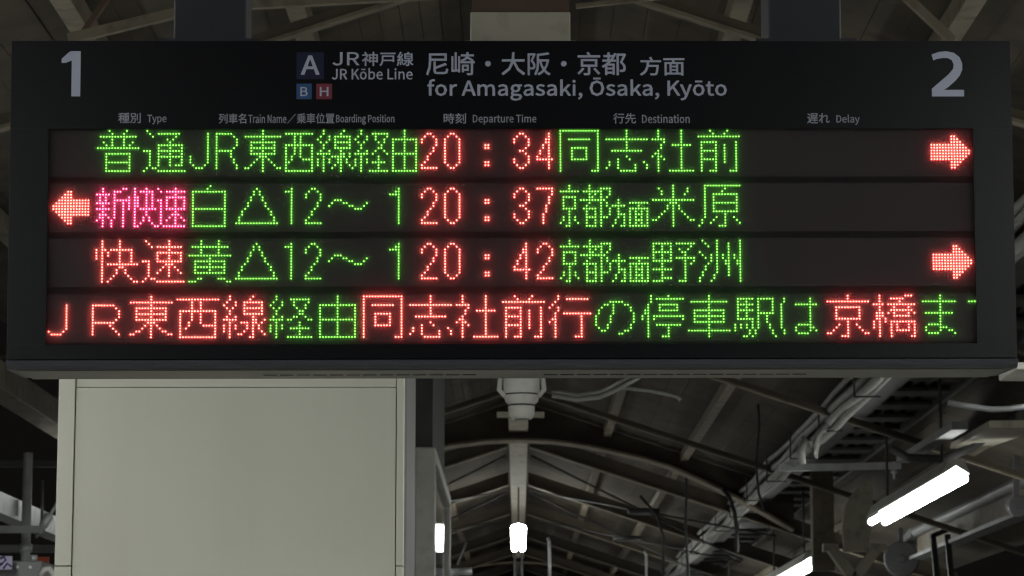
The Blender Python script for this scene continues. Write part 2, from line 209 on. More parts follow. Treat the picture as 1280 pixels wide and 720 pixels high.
    'Boarding Position': '35 0 117 0 187 19 214 75 200 117 162 137 162 138 190 159 200 194 175 242 111 257 35 257|68 148 68 231 107 231 153 222 168 190 153 159 106 148|68 26 68 123 112 123 164 111 182 76 164 38 112 26|336 -5 398 22 424 95 398 169 336 195 275 169 248 95 275 22|336 22 296 42 281 95 296 148 336 168 376 148 391 95 376 42|518 -5 552 3 581 23 582 23 585 0 611 0 611 117 596 174 546 195 503 187 471 170 483 148 509 162 540 168 572 154 579 120 491 97 463 49 479 10|527 21 503 28 494 51 513 82 579 99 579 46 553 28|672 0 704 0 704 122 726 156 751 166 770 163 776 191 756 195 726 184 702 155 701 155 698 190 672 190|872 -5 904 3 930 22 931 22 934 0 960 0 960 279 928 279 928 206 930 173 905 189 876 195 819 168 794 95 815 21|879 22 840 42 827 95 843 148 882 168 905 163 928 148 928 48 904 29|1025 0 1057 0 1057 190 1025 190|1041 229 1056 235 1062 251 1056 266 1041 271 1025 266 1020 251 1025 235|1121 0 1153 0 1153 138 1179 160 1205 167 1232 155 1241 116 1241 0 1273 0 1273 120 1259 176 1215 195 1180 186 1151 162 1150 162 1147 190 1121 190|1398 -88 1469 -68 1495 -22 1478 13 1429 23 1391 23 1365 29 1358 44 1361 57 1370 67 1398 60 1448 78 1468 126 1463 149 1452 166 1491 166 1491 190 1425 190 1398 195 1348 177 1327 127 1335 97 1352 76 1352 75 1338 60 1331 39 1336 20 1348 8 1348 6 1327 -13 1320 -37 1342 -74|1398 82 1370 94 1358 127 1370 160 1398 172 1427 160 1439 127 1427 94|1403 -65 1363 -56 1348 -32 1353 -16 1367 0 1392 -3 1425 -3 1453 -8 1463 -27 1447 -54|1613 0 1646 0 1646 102 1688 102 1756 121 1783 181 1756 240 1687 257 1613 257|1646 129 1646 230 1682 230 1733 220 1750 181 1734 141 1684 129|1906 -5 1967 22 1994 95 1967 169 1906 195 1844 169 1818 95 1844 22|1906 22 1866 42 1851 95 1866 148 1906 168 1946 148 1961 95 1946 42|2094 -5 2145 12 2163 52 2144 90 2105 110 2077 122 2064 143 2073 162 2099 170 2122 165 2143 153 2158 173 2132 189 2099 195 2051 179 2034 141 2051 105 2089 86 2119 72 2132 50 2123 29 2095 20 2064 27 2039 43 2023 22 2055 3|2208 0 2240 0 2240 190 2208 190|2224 229 2239 235 2245 251 2239 266 2224 271 2209 266 2203 251 2209 235|2364 -5 2399 2 2393 27 2371 21 2348 31 2342 58 2342 164 2394 164 2394 190 2342 190 2342 244 2315 244 2312 190 2282 188 2282 164 2310 164 2310 59 2322 13|2436 0 2468 0 2468 190 2436 190|2452 229 2468 235 2474 251 2468 266 2452 271 2437 266 2431 251 2437 235|2606 -5 2668 22 2694 95 2668 169 2606 195 2545 169 2519 95 2545 22|2606 22 2567 42 2551 95 2567 148 2606 168 2646 148 2662 95 2646 42|2745 0 2777 0 2777 138 2803 160 2829 167 2856 155 2865 116 2865 0 2897 0 2897 120 2883 176 2839 195 2804 186 2775 162 2774 162 2771 190 2745 190',
    '時刻': '156 73 174 53 189 31 200 12 223 25 211 45 195 66 177 85|221 294 221 252 147 252 147 229 221 229 221 185 133 185 133 161 267 161 267 121 134 121 134 98 267 98 267 4 260 -3 213 -3 222 -28 257 -27 279 -23 290 -14 293 3 293 98 334 98 334 121 293 121 293 161 338 161 338 185 247 185 247 229 323 229 323 252 247 252 247 294|102 146 102 65 51 65 51 146|102 169 51 169 51 247 102 247|27 271 27 12 51 12 51 41 127 41 127 271|648 290 648 6 640 -2 592 -2 601 -27 637 -26 659 -22 671 -13 674 6 674 290|585 254 585 58 610 58 610 254|511 202 490 168 419 165 468 227 560 227 560 251 488 251 465 296 440 289 459 251 369 251 369 227 438 227 399 176 379 162 387 138 472 146 442 117 409 92 373 72 390 51 446 88 496 137 535 195|534 136 492 78 436 30 371 -5 388 -27 424 -8 458 16 491 43 545 -12 564 5 507 59 526 80 543 103 558 126',
    'Departure Time': '35 0 101 0 190 34 220 129 189 224 99 257 35 257|68 27 68 230 97 230 165 204 187 129 165 54 97 27|350 -5 385 1 412 15 401 36 379 25 354 21 309 39 291 88 419 88 420 106 400 171 344 195 285 168 259 95 286 22|290 110 309 154 345 169 380 154 392 110|467 -80 499 -80 499 -16 498 18 525 1 551 -5 608 22 633 98 614 169 558 195 526 187 497 168 496 168 493 190 467 190|546 22 524 27 499 42 499 142 525 161 550 168 589 149 600 98 585 42|728 -5 761 3 791 23 792 23 795 0 821 0 821 117 806 174 755 195 713 187 681 170 693 148 719 162 750 168 781 154 789 120 701 97 673 49 688 10|737 21 713 28 703 51 722 82 789 99 789 46 763 28|881 0 914 0 914 122 936 156 961 166 980 163 986 191 965 195 935 184 911 155 908 190 881 190|1077 -5 1112 2 1106 27 1084 21 1061 31 1055 58 1055 164 1106 164 1106 190 1055 190 1055 244 1028 244 1025 190 994 188 994 164 1023 164 1023 59 1035 13|1205 -5 1239 5 1268 30 1269 30 1271 0 1298 0 1298 190 1266 190 1266 55 1241 31 1214 23 1187 35 1179 74 1179 190 1146 190 1146 70 1160 14|1362 0 1394 0 1394 122 1417 156 1442 166 1460 163 1466 191 1446 195 1416 184 1392 155 1391 155 1388 190 1362 190|1575 -5 1609 1 1637 15 1626 36 1603 25 1578 21 1534 39 1515 88 1643 88 1645 106 1625 171 1569 195 1510 168 1484 95 1510 22|1515 110 1533 154 1569 169 1604 154 1617 110|1826 0 1859 0 1859 229 1937 229 1937 257 1749 257 1749 229 1826 229|1980 0 2012 0 2012 190 1980 190|1996 229 2011 235 2017 251 2011 266 1996 271 1981 266 1975 251 1981 235|2076 0 2108 0 2108 138 2133 160 2156 167 2183 155 2191 116 2191 0 2223 0 2223 138 2248 160 2271 167 2298 155 2306 116 2306 0 2338 0 2338 120 2324 176 2281 195 2248 185 2218 159 2200 185 2165 195 2133 186 2106 162 2105 162 2102 190 2076 190|2477 -5 2512 1 2540 15 2528 36 2506 25 2481 21 2436 39 2418 88 2546 88 2547 106 2528 171 2471 195 2412 168 2386 95 2413 22|2417 110 2436 154 2472 169 2507 154 2519 110',
    '行先': '152 273 152 248 325 248 325 273|93 294 71 268 42 241 12 218 28 197 60 223 92 253 119 284|137 176 137 151 255 151 255 6 246 -2 191 -1 200 -27 229 -27 251 -26 266 -23 278 -13 282 6 282 151 334 151 334 176|107 219 79 180 45 143 9 113 27 91 67 127 67 -29 93 -29 93 156 132 210|512 294 512 239 450 239 463 280 436 286 425 247 408 207 386 173 409 161 440 214 512 214 512 144 371 144 371 118 463 118 452 65 423 22 367 -8 383 -30 445 6 477 55 490 118 557 118 557 15 565 -15 596 -22 646 -22 668 -17 679 3 684 44 660 55 656 12 644 3 599 3 586 5 583 15 583 118 679 118 679 144 539 144 539 214 654 214 654 239 539 239 539 294',
    'Destination': '35 0 101 0 190 34 220 129 189 224 99 257 35 257|68 27 68 230 97 230 165 204 187 129 165 54 97 27|350 -5 385 1 412 15 401 36 379 25 354 21 309 39 291 88 419 88 420 106 400 171 344 195 285 168 259 95 286 22|290 110 309 154 345 169 380 154 392 110|517 -5 568 12 586 52 567 90 528 110 500 122 487 143 496 162 522 170 545 165 565 153 581 173 555 189 522 195 474 179 457 141 474 105 512 86 541 72 555 50 546 29 518 20 487 27 461 43 446 22 478 3|690 -5 726 2 720 27 698 21 675 31 668 58 668 164 720 164 720 190 668 190 668 244 642 244 638 190 608 188 608 164 637 164 637 59 648 13|763 0 795 0 795 190 763 190|779 229 794 235 800 251 794 266 779 271 764 266 758 251 764 235|859 0 891 0 891 138 917 160 943 167 971 155 979 116 979 0 1011 0 1011 120 997 176 953 195 918 186 889 162 886 190 859 190|1117 -5 1150 3 1180 23 1181 23 1183 0 1210 0 1210 117 1194 174 1144 195 1101 187 1069 170 1082 148 1107 162 1139 168 1170 154 1178 120 1089 97 1061 49 1077 10|1126 21 1102 28 1092 51 1111 82 1178 99 1178 46 1152 28|1329 -5 1365 2 1359 27 1337 21 1314 31 1307 58 1307 164 1359 164 1359 190 1307 190 1307 244 1281 244 1277 190 1247 188 1247 164 1276 164 1276 59 1287 13|1402 0 1434 0 1434 190 1402 190|1418 229 1433 235 1439 251 1433 266 1418 271 1403 266 1397 251 1403 235|1572 -5 1634 22 1660 95 1634 169 1572 195 1511 169 1484 95 1511 22|1572 22 1532 42 1517 95 1532 148 1572 168 1612 148 1627 95 1612 42|1710 0 1743 0 1743 138 1768 160 1794 167 1822 155 1831 116 1831 0 1862 0 1862 120 1848 176 1804 195 1769 186 1741 162 1740 162 1737 190 1710 190',
    '遅れ': '25 257 47 242 69 226 86 210 104 228 87 243 65 259 41 273|124 281 124 193 123 144 114 92 95 43 117 31 137 83 146 140 148 193 148 210 323 210 323 281|148 261 298 261 298 230 148 230|163 126 163 107 225 107 225 82 145 82 145 61 225 61 225 18 250 18 250 61 331 61 331 82 250 82 250 107 315 107 315 126 250 126 250 151 325 151 325 171 281 171 301 203 278 210 257 171 213 171 218 173 196 209 176 202 195 171 154 171 154 151 225 151 225 126|88 172 19 172 19 147 63 147 63 35 47 26 30 12 14 -5 31 -28 48 -6 64 10 78 16 93 9 112 -4 138 -16 169 -22 208 -23 329 -20 336 7 209 1 173 2 143 7 117 18 88 37|453 252 451 219 401 213 378 213 381 184 449 193 447 159 369 52 387 28 444 111 444 97 443 7 442 -13 472 -13 470 8 469 92 470 134 505 166 541 191 573 201 594 194 601 172 598 132 591 85 588 42 599 9 627 -2 650 1 672 11 691 27 687 57 669 41 651 31 634 28 620 34 616 49 619 91 625 138 629 180 623 205 607 221 580 227 542 217 504 194 472 168 474 188 489 213 479 225 477 224 484 277 451 278',
    'Delay': '35 0 101 0 166 15 206 60 220 129 206 199 166 242 99 257 35 257|68 27 68 230 97 230 147 219 177 184 187 129 177 74 147 39 97 27|350 -5 374 -2 395 5 412 15 401 36 379 25 354 21 322 29 300 52 291 88 419 88 420 106 411 153 386 184 344 195 303 183 272 148 259 95 271 41 304 7|290 110 300 142 320 163 345 169 370 163 387 143 392 110|501 -5 519 -2 515 23 508 22 502 25 499 36 499 279 467 279 467 38 475 7|610 -5 633 -1 654 9 673 23 674 23 677 0 703 0 703 117 697 158 675 185 638 195 608 191 583 182 563 170 575 148 592 158 611 165 632 168 656 161 668 144 672 120 605 107 567 84 555 49 562 20 582 2|619 21 596 28 586 51 594 73 621 89 672 99 672 46 645 28|767 -82 799 -73 822 -50 838 -16 909 190 878 190 844 85 828 31 827 31 808 85 769 190 736 190 812 0 808 -15 792 -44 765 -56 751 -53 744 -78',
}

# ------------------------------------------------------------------ LED characters, row by row ("3-5" = columns 3 to 5)
G = {
 '普': "4 10/5 9/1-13/5 9/2 5 9 12/3 5 9 11/0-14//3-11/3 11/3 11/3-11/3 11/3 11/3-11",
 '通': "1/2 5-12/3 11/8 10/9/5-13/5 9 13/0-2 5-13/2 5 9 13/2 5-13/2 5 9 13/2 5 9 13/2 5 9 11-13/1 3 4/0 5-14",
 'J': "/6/6/6/6/6/6/6/6/0 6/0 6/0 6/1 5/2-4/",
 'R': "/0-5/0 6/0 7/0 7/0 7/0 6/0-5/0 5/0 5/0 6/0 6/0 7/0 7/",
 '東': "6/6/0-12/6/2-10/2 6 10/2-10/2 6 10/2-10/5-7/4 6 8/3 6 9/2 6 10/0 1 6 11 12/6",
 '西': "/0-9/3 5/3 5/3 5/0-9/0 3 5 9/0 3 5 9/0 3 5 9/0 2 5 9/0 2 6-9/0 1 9/0 9/0 9/0-9",
 '線': "2 9/2 8/1 4 6-11/0 4 6 11/1 3 6-11/2 6 11/2 6-11/1 4 8/0-4 8 9 11/2 5-9 11/0 2 4 7 8 10/0 2 4 7 8 10/0 2 6 8 11/2 5 8 12/2 8",
 '経': "2/2 6-11/1 4 7 11/0 4 7 10/1 3 8 10/2 9/2 8 9/1 4 7 10/0-4 6 11/2 8/0 2 4 8/0 2 4 6-10/0 2 8/2 8/2 5-11",
 '由': "4/4/4/0-8/0 4 8/0 4 8/0 4 8/0 4 8/0-8/0 4 8/0 4 8/0 4 8/0 4 8/0 4 8/0-8",
 '2': "/2 3/1 4/0 5/0 5/5/4/4/3/2/2/1/0/0-5/",
 '0': "/2 3/1 4/0 5/0 5/0 5/0 5/0 5/0 5/0 5/0 5/0 5/1 4/2 3/",
 ':': "/////0 1/0 1/////0 1/0 1//",
 '3': "/2 3/1 4/0 5/0 5/5/4/2 3/4/5/0 5/0 5/1 4/2 3/",
 '4': "/4/4/3 4/3 4/2 4/2 4/1 4/1 4/0 4/0-5/4/4/4/",
 '7': "/0-5/5/5/4/4/4/3/3/3/2/2/2/2/",
 '同': "0-13/0 13/0 13/0 3-10 13/0 13/0 13/0 4-9 13/0 4 9 13/0 4 9 13/0 4 9 13/0 4-9 13/0 13/0 13/0 13/0 11-13",
 '志': "7/7/7/0-14/7/7/7/2-12//7/4 8/1 4 13/1 4 10 14/0 4 10 14/5-10",
 '社': "2 10/2 10/2 10/0-4 10/4 10/3 7-13/3 10/2 10/1 2 10/0 2 3 10/2 4 10/2 10/2 10/2 10/2 6-14",
 '前': "4 10/5 9/0-14//1-6 13/1 6 9 13/1 6 9 13/1-6 9 13/1 6 9 13/1 6 9 13/1-6 9 13/1 6 9 13/1 6 13/1 6 13/1 4-6 11-13",
 '右': "//7 8/7-9/7-10/0-11/0-12/0-13/0-13/0-12/0-11/7-10/7-9/7 8/",
 '左': "//5 6/4-6/3-6/2-12/1-12/0-12/0-12/1-12/2-12/3-6/4-6/5 6/",
 '新': "/2 9 10/2 6-8/0-4 6/1 3 6 11/1 3 6-11/0-4 6 9 11/2 6 9 11/0-4 6 9 11/2 6 9/1-3 6 9/1 2 4 6 9/0 2 5 9/2 5 9/2 5 9",
 '小快': "/0 4/0 2-6/0 4 6/0 1 4 6/0 1 4 6/0 1 4 6/0 1 4 6/0 2-7/0 4/0 4/0 3 5/0 3 5/0 2 6/0 1 7",
 '小速': "/0 6/1 3-9/6/3-9/0 1 3 6 9/1 3 6 9/1 3 6 9/1 3-9/1 6/1 5-7/1 4 6 8/1 3 6 9/1 6/0 2-9",
 '白': "6/5/0-11/0 11/0 11/0 11/0 11/0 11/0-11/0 11/0 11/0 11/0 11/0 11/0-11",
 '△': "/7/6 8/6 8/5 9/5 9/4 10/4 10/3 11/2 12/2 12/1 13/1 13/0-14/",
 '1': "/2/0-2/2/2/2/2/2/2/2/2/2/2/2/",
 '〜': "/////2-4/1 5 6 13/0 7 8 12/9-11//////",
 '１': "/3/2 3/0-3/3/3/3/3/3/3/3/3/3/3/",
 '小京': "3/3/0-6//1-5/1 5/1 5/1 5/1-5/3/3/1 3 5/1 3 5/0 3 6/2 3",
 '小都': "3/3 7-10/1-7 10/3 5 7 10/3 4 7 9/0-8/3 7 9/2 7 9/1-5 7 10/2 5 7 10/2 5 7 10/2-5 7-9/2 5 7/2 5 7/2-5 7",
 '小方': "/////2/2/0-4/2/2/2-4/2 4/1 4/1 4/0 3 4",
 '小面': "//////0-6/3/0-6/0 2 4 6/0 2-4 6/0 2 4 6/0 2-4 6/0 2 4 6/0-6",
 '米': "7/2 7 12/3 7 12/3 7 11/7/0-14/6-8/5 7 9/5 7 9/4 7 10/3 7 11/2 7 12/0 1 7 13 14/7/7",
 '原': "2-14/2 9/2 8/2 5-13/2 5 13/2 5 13/2 5-13/2 5 13/2 5 13/2 5-13/2 9/2 6 9 12/1 5 9 13/1 4 9 14/0 7-9",
 '快': "2 8/2 8/2 8/0 2 3 5-12/0 2 4 8 12/0 2 4 8 12/0 2 8 12/2 8 12/2 4-14/2 8 9/2 7 10/2 7 10/2 6 11/2 5 12/2 4 13 14",
 '速': "1 9/2 9/3 5-13/9/5-13/5 9 13/5 9 13/0-2 5-13/2 8-10/2 7 9 11/2 6 9 12/2 5 9 13/2 9/1 3 4/0 5-14",
 '黄': "4 10/4 10/1-13/4 10/4 10/0-14/7/2-12/2 7 12/2-12/2 7 12/2-12//3 4 10-12/0-2 13 14",
 '野': "/0-6 8-14/0 3 6 13/0 3 6 9 12/0-6 10 11/0 3 6 11/0 3 6 8-14/0-6 11 14/3 11 13/3 11/0-6 11/3 11/3 11/3-6 11/0-3 9-11",
 '洲': "1 6 14/2 6 10 14/3 6 10 14/6 10 14/0 6 10 14/1 4 6 8 10 12 14/2 4 6 8 10 12 14/4 6 9 10 13 14/3 6 9 10 13 14/2 6 10 14/2 6 10 14/1 6 10 14/1 5 10 14/0 5 14/0 4 14",
 '大J': "///6/6/6/6/6/6/6/6/6/0 5/1-4/",
 '大R': "///0-7/0 8/0 9/0 9/0 9/0 8/0-7/0 6/0 7/0 8/0 9/",
 '大東': "7/7/0-14/7/2-12/2 7 12/2-12/2 7 12/2-12/6-8/5 7 9/4 7 10/2 3 7 11 12/0 1 7 13 14/7",
 '大西': "/0-14/5 8/5 8/5 8/1-13/1 5 8 13/1 5 8 13/1 5 8 13/1 4 8 13/1 4 9-13/1 3 13/1 13/1 13/1-13",
 '大線': "2 10/2 9/1 4 7-13/0 4 7 13/1 3 7-13/2 7 13/2 7-13/1 4 10/0-4 10 11 14/2 6-8 10 11 13/0 2 4 8 10 12/0 2 4 8 10 12/0 2 7 10 13/2 5 6 10 14/2 9 10",
 '大経': "2/2 7-13/1 4 8 13/0 4 8 12/1 3 9 12/2 10 11/2 10 11/1 4 8 9 12/0-4 6 7 13 14/2 10/0 2 4 10/0 2 4 7-13/0 2 10/2 10/2 6-14",
 '大由': "6/6/6/0-12/0 6 12/0 6 12/0 6 12/0 6 12/0-12/0 6 12/0 6 12/0 6 12/0 6 12/0 6 12/0-12",
 '行': "3/3 6-13/2/1/0 3/3/2 5-14/2 11/1 2 11/0 2 11/2 11/2 11/2 11/2 11/2 9-11",
 'の': "//5-9/3 4 6 10 11/2 6 12/1 6 12/1 6 13/0 5 13/0 5 13/0 5 13/0 4 12/1 4 12/2 3 10 11/8 9/",
 '停': "3 9/3 5-14/3/2 6-12/2 6 12/1 2 6-12/1 2/0 2 4-14/0 2 4 14/2/2 5-13/2 9/2 9/2 9/2 7-9",
 '車': "7/7/1-13/7/7/2-12/2 7 12/2-12/2 7 12/2-12/7/7/0-14/7/7",
 '駅': "/1-6 8-13/1 4 8 13/1-6 8 13/1 4 8 13/1-6 8 13/1 4 8-13/1 4 8 11/1-6 8 11/6 8 11/0 2 4 6 8 12/0 2 4 6 8 12/0 5 7 13/5 7 13/3 4 6 14",
 'は': "/1 10/1 10/0 5-12/0 10/0 10/0 10/0 10/0 10/0 10/0 6-10/0 5 10 11/1 5 10 12/1 6-9/",
 '京': "7/7/0-14//3-11/3 11/3 11/3 11/3-11/7/4 7 10/3 7 11/2 7 12/0 1 7 13 14/5-7",
 '橋': "2 11-13/2 6-10/2 9/0-3 5-14/2 7 12/2 6-13/1-3 5 7 12 14/1-3 7-12/1 2 4/0 2 4 6-14/0 2 6 8 12 14/0 2 6 8 12 14/2 6 8-12 14/2 6 14/2 6 13 14",
 'ま': "6/6/0-11/6/6/6/1-10/6/6/6/2-6/1 6-8/1 6 9 10/2-5 11/",
 'で': "//0-2",
}
g_, r_, m_ = 'green', 'red', 'magenta'
LINES = [
 [('普', 16, g_), ('通', 32, g_), ('J', 48, g_), ('R', 57, g_), ('東', 67, g_), ('西', 81, g_), ('線', 92, g_), ('経', 105, g_), ('由', 118, g_),
  ('2', 128, r_), ('0', 136, r_), (':', 150, r_), ('3', 160, r_), ('4', 168, r_), ('同', 176, g_), ('志', 192, g_), ('社', 208, g_), ('前', 224, g_), ('右', 305, r_)],
 [('左', 1, r_), ('新', 16, m_), ('小快', 29, m_), ('小速', 37, m_), ('白', 49, g_), ('△', 64, g_), ('1', 81, g_), ('2', 88, g_), ('〜', 96, g_), ('１', 117, g_),
  ('2', 128, r_), ('0', 136, r_), (':', 150, r_), ('3', 160, r_), ('7', 168, r_), ('小京', 176, g_), ('小都', 183, g_), ('小方', 194, g_), ('小面', 200, g_), ('米', 208, g_), ('原', 224, g_)],
 [('快', 16, r_), ('速', 32, r_), ('黄', 48, g_), ('△', 64, g_), ('1', 81, g_), ('2', 88, g_), ('〜', 96, g_), ('１', 117, g_),
  ('2', 128, r_), ('0', 136, r_), (':', 150, r_), ('4', 160, r_), ('2', 168, r_), ('小京', 176, g_), ('小都', 183, g_), ('小方', 194, g_), ('小面', 200, g_), ('野', 208, g_), ('洲', 224, g_), ('右', 305, r_)],
 [('大J', 0, r_), ('大R', 15, r_), ('大東', 28, r_), ('大西', 44, r_), ('大線', 60, r_), ('大経', 76, g_), ('大由', 93, g_), ('同', 108, r_), ('志', 124, r_), ('社', 140, r_),
  ('前', 156, r_), ('行', 172, r_), ('の', 188, g_), ('停', 204, g_), ('車', 220, g_), ('駅', 236, g_), ('は', 252, g_), ('京', 268, r_), ('橋', 284, r_), ('ま', 301, g_), ('で', 317, g_)],
]
def glyph_dots(ch):
    for row, spec in enumerate(G[ch].split('/')):
        for tok in spec.split():
            a, _, b = tok.partition('-')
            for c in range(int(a), int(b or a) + 1): yield c, row

# ------------------------------------------------------------------ the setting
tag(MB().box(-400, 400, -300, 500, -1.4, -1.2).build('ground', M['ballast']), kind='structure')
tag(MB().box(-4.6, 4.6, -30, 90, -1.2, 0).build('platform', M['concrete']), kind='structure')

# ------------------------------------------------------------------ platform canopy
ZR, SL = 4.98, 0.33                     # ridge height of the deck, slope
XE = 5.0
canopy = thing('platform_canopy', (0, 30, 0), 'dark old steel and timber canopy arching over the platform', 'canopy')
def deck_z(x): return ZR - SL * abs(x)
for s in (-1, 1):
    b = MB()
    # boards running along the platform, each a little out of line with its neighbour
    n = 34
    W_ = XE if s > 0 else 3.08
    for i in range(n):
        x0, x1 = W_ * i / n, W_ * (i + 1) / n - 0.002
        dz = random.uniform(-0.003, 0.003)
        z0, z1 = deck_z(x0) + dz, deck_z(x1) + dz
        b.prism([(s * x0, z0), (s * x1, z1), (s * x1, z1 + 0.03), (s * x0, z0 + 0.03)], 'y', 6.2, 80)
    b.build('roof_deck', M['deck'], canopy)
MB().box(-3.2, 5.2, 6, 81, 5.05, 5.1).build('roof_sheet', M['black'], canopy)
for X in (0.94, 1.74, 2.6, 3.6):
    for s in (-1, 1):
        if s < 0 and X > 3: continue
        z = deck_z(X)
        b = MB()
        y = 6.3
        while y < 78:                    # lengths butted end to end
            b.box(s * X - 0.04, s * X + 0.04, y, y + 2.98, z - 0.10, z - 0.012)
            y += 3.0
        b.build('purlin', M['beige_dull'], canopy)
MB().box(-0.1, 0.1, 24.6, 78, 4.62, 4.78).box(-0.1, 0.1, 6.3, 24.4, 4.72, 4.86).build('ridge_beam', M['beige'], canopy)
RY = [11.2, 16.2, 21.3, 26.2, 31.4, 36.5, 41.7, 46.9, 52.0, 57.2]
for Y in RY:
    for s in (-1, 1):
        x0, x1 = 0.13, (4.9 if s > 0 else 3.05)
        f = lambda x: 4.76 - SL * x
        wb, fw = (0.10, 0.085) if Y > 29 else (-0.02, 0.03)      # slim tie bars in the nearer bays
        MB().prism([(s * x0, f(x0) - 0.06), (s * x1, f(x1) - 0.06), (s * x1, f(x1) + wb), (s * x0, f(x0) + wb)], 'y', Y - 0.02, Y + 0.02).build('rafter', M['deck_dark'], canopy)
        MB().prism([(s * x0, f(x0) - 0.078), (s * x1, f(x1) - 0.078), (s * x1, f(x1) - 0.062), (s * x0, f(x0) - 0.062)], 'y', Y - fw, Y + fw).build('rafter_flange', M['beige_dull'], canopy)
# arched girders with a lit lower flange
ARC = [(0, 4.55), (0.35, 4.535), (0.7, 4.49), (1.02, 4.42), (1.33, 4.345), (1.61, 4.26), (1.85, 4.15), (2.1, 4.035), (2.3, 3.93), (2.49, 3.83), (2.9, 3.6)]
def arch(Y, t=0.0, m_web='deck_dark'):
    full = [(-x, z) for x, z in ARC[::-1]] + ARC[1:]
    top = [(x, max(z + 0.12, deck_z(x) - 0.02)) for x, z in full]
    b = MB(); fl = MB()
    for i in range(len(full) - 1):
        (xa, za), (xb, zb) = full[i], full[i + 1]
        (xc, zc), (xd, zd) = top[i + 1], top[i]
        b.prism([(xa, za + 0.004), (xb, zb + 0.004), (xc, zc), (xd, zd)], 'y', Y - 0.015, Y + 0.015)
        d = Vector((xb - xa, zb - za)).normalized(); nrm = Vector((-d.y, d.x)) * 0.025
        fl.prism([(xa, za), (xb, zb), (xb - nrm.x, zb - nrm.y), (xa - nrm.x, za - nrm.y)], 'y', Y - 0.17, Y + 0.17)
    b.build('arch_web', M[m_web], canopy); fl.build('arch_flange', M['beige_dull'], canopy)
arch(29.5); arch(52.5)
# rods and hub of the wind bracing
for Y0 in (31.6, 36.7):
    b = MB()
    for s in (-1, 1):
        f = lambda x: 4.74 - SL * x - 0.12
        b.tube([(s * 0.15, Y0, f(0.15)), (s * 2.9, Y0 + 4.8, f(2.9))], 0.013, 6).tube([(s * 2.9, Y0, f(2.9)), (s * 0.15, Y0 + 4.8, f(.15))], 0.013, 6)
        x = 1.52; b.tube([(s * x, Y0 + 2.4, f(x) - 0.03), (s * x, Y0 + 2.4, f(x) + 0.03)], 0.2, 14)
    b.build('bracing', M['black'], canopy)
# laths left open beside the ridge in the nearest bay
b = MB()
for i, px in enumerate((772, 801, 822, 843, 863, 883, 903)):
    top = pt(px + 6 - i * 0.6, -20, 10.7); x = top.x
    b.box(x - 0.019, x + 0.019, 10.2, 11.15, deck_z(x) - 0.13, deck_z(x) - 0.095)
b.build('lath', M['beige'], canopy)
MB().prism([(0.30, deck_z(.3) - 0.075), (0.92, deck_z(.92) - 0.075), (0.92, deck_z(.92) - 0.065), (0.30, deck_z(.3) - 0.065)], 'y', 10.2, 11.17).build('dark_gap_sheet', M['black'], canopy)  # black sheet added to stand for the dark behind the open laths
# slanting braces of the bay above the board
def part_bar(name, a, b_, wd, ht, m_, par): return MB().bar(a, b_, wd, ht).build(name, M[m_], par)
part_bar('brace', pt(85, 49, 9.6), pt(230, 14, 9.6), 0.03, 0.035, 'beige_dull', canopy)
part_bar('brace', pt(105, 40, 9.9), pt(150, -25, 9.9), 0.03, 0.02, 'rust', canopy)
part_bar('brace', pt(300, 6, 9.7), pt(560, -8, 9.7), 0.03, 0.035, 'beige_dull', canopy)
part_bar('brace', pt(1128, -8, 9.5), pt(1192, 52, 9.5), 0.03, 0.03, 'beige_dull', canopy)
part_bar('brace', pt(720, 8, 9.8), pt(850, -6, 9.8), 0.02, 0.015, 'beige_dull', canopy)

# steel columns
def col_box(px0, px1, Y, dY, z1, name, m_, label, cat, group=None):
    x0, x1 = pt(px0, 600, Y).x, pt(px1, 600, Y).x
    return solo(MB().box(x0, x1, Y, Y + dY, 0, z1, 0.01), name, M[m_], label, cat, group)
haunch = thing('canopy_column', (3.1, 26, 0), 'beige steel column with curved haunch and V struts beside the long lamp', 'column')
b = MB()
prof = [pt(1056, 690, 26), pt(1052, 660, 26), pt(1055, 636, 26), pt(1063, 620, 26), pt(1075, 608, 26), pt(1091, 598, 26)]
prof2 = [pt(1090, 625, 26), pt(1088, 660, 26), pt(1084, 690, 26)]
b.prism([(p.x, p.z) for p in prof + prof2], 'y', 25.93, 26.07)
b.build('haunch_plate', M['beige'], haunch)
for a, c in (((1038, 684), (1066, 722)), ((1097, 684), (1069, 722))):
    p, q = pt(*a, 26), pt(*c, 26)
    MB().bar(p, q, 0.16, 0.09, up=(0, 0, 1)).bar(p + Vector((0, 0, .03)), p + Vector((0, 0, -.04)), .14, .14, up=(0, 1, 0)).build('strut', M['beige'], haunch)
p = pt(1068, 722, 26)
MB().box(p.x - .1, p.x + .1, 25.9, 26.1, 0, p.z).build('shaft', M['beige'], haunch)
p = pt(1028, 620, 26.4)
MB().box(p.x - .1, p.x + .1, 26.35, 26.55, 3.0, 4.2).build('post', M['beige_dull'], haunch)

# ------------------------------------------------------------------ fluorescent lamps
LG = 'fluorescent lamps along the platform'
def lamp(X, z, y0, y1, label, wid=0.056, rt=0.027):
    PK = 0.13 if rt < .04 else 0.07
    L = thing('fluorescent_lamp', (X, (y0 + y1) / 2, z), label, 'lamp', LG)
    MB().prism([(X - wid * 1.55, z + 0.03), (X - wid * 1.55, z + 0.045), (X - .05, z + PK), (X + .05, z + PK), (X + wid * 1.55, z + 0.045), (X + wid * 1.55, z + 0.03), (X, z + min(.085, PK - .01))], 'y', y0 - 0.03, y1 + 0.03).build('housing', M['white'], L)
    for s in (-1, 1):
        MB().tube([(X + s * wid, y0, z), (X + s * wid, y1, z)], rt, 12).build('tube', M['tube'], L)
    for y in (y0 + .6, y1 - .6): MB().tube([(X, y, z + 0.12), (X, y, deck_z(X))], 0.012, 6).build('hanger_rod', M['grey_dark'], L)
    return L
lamp(2.90, 3.19, 18.55, 22.6, 'long bright twin tube lamp hanging at the right, largest lit lamp in view')
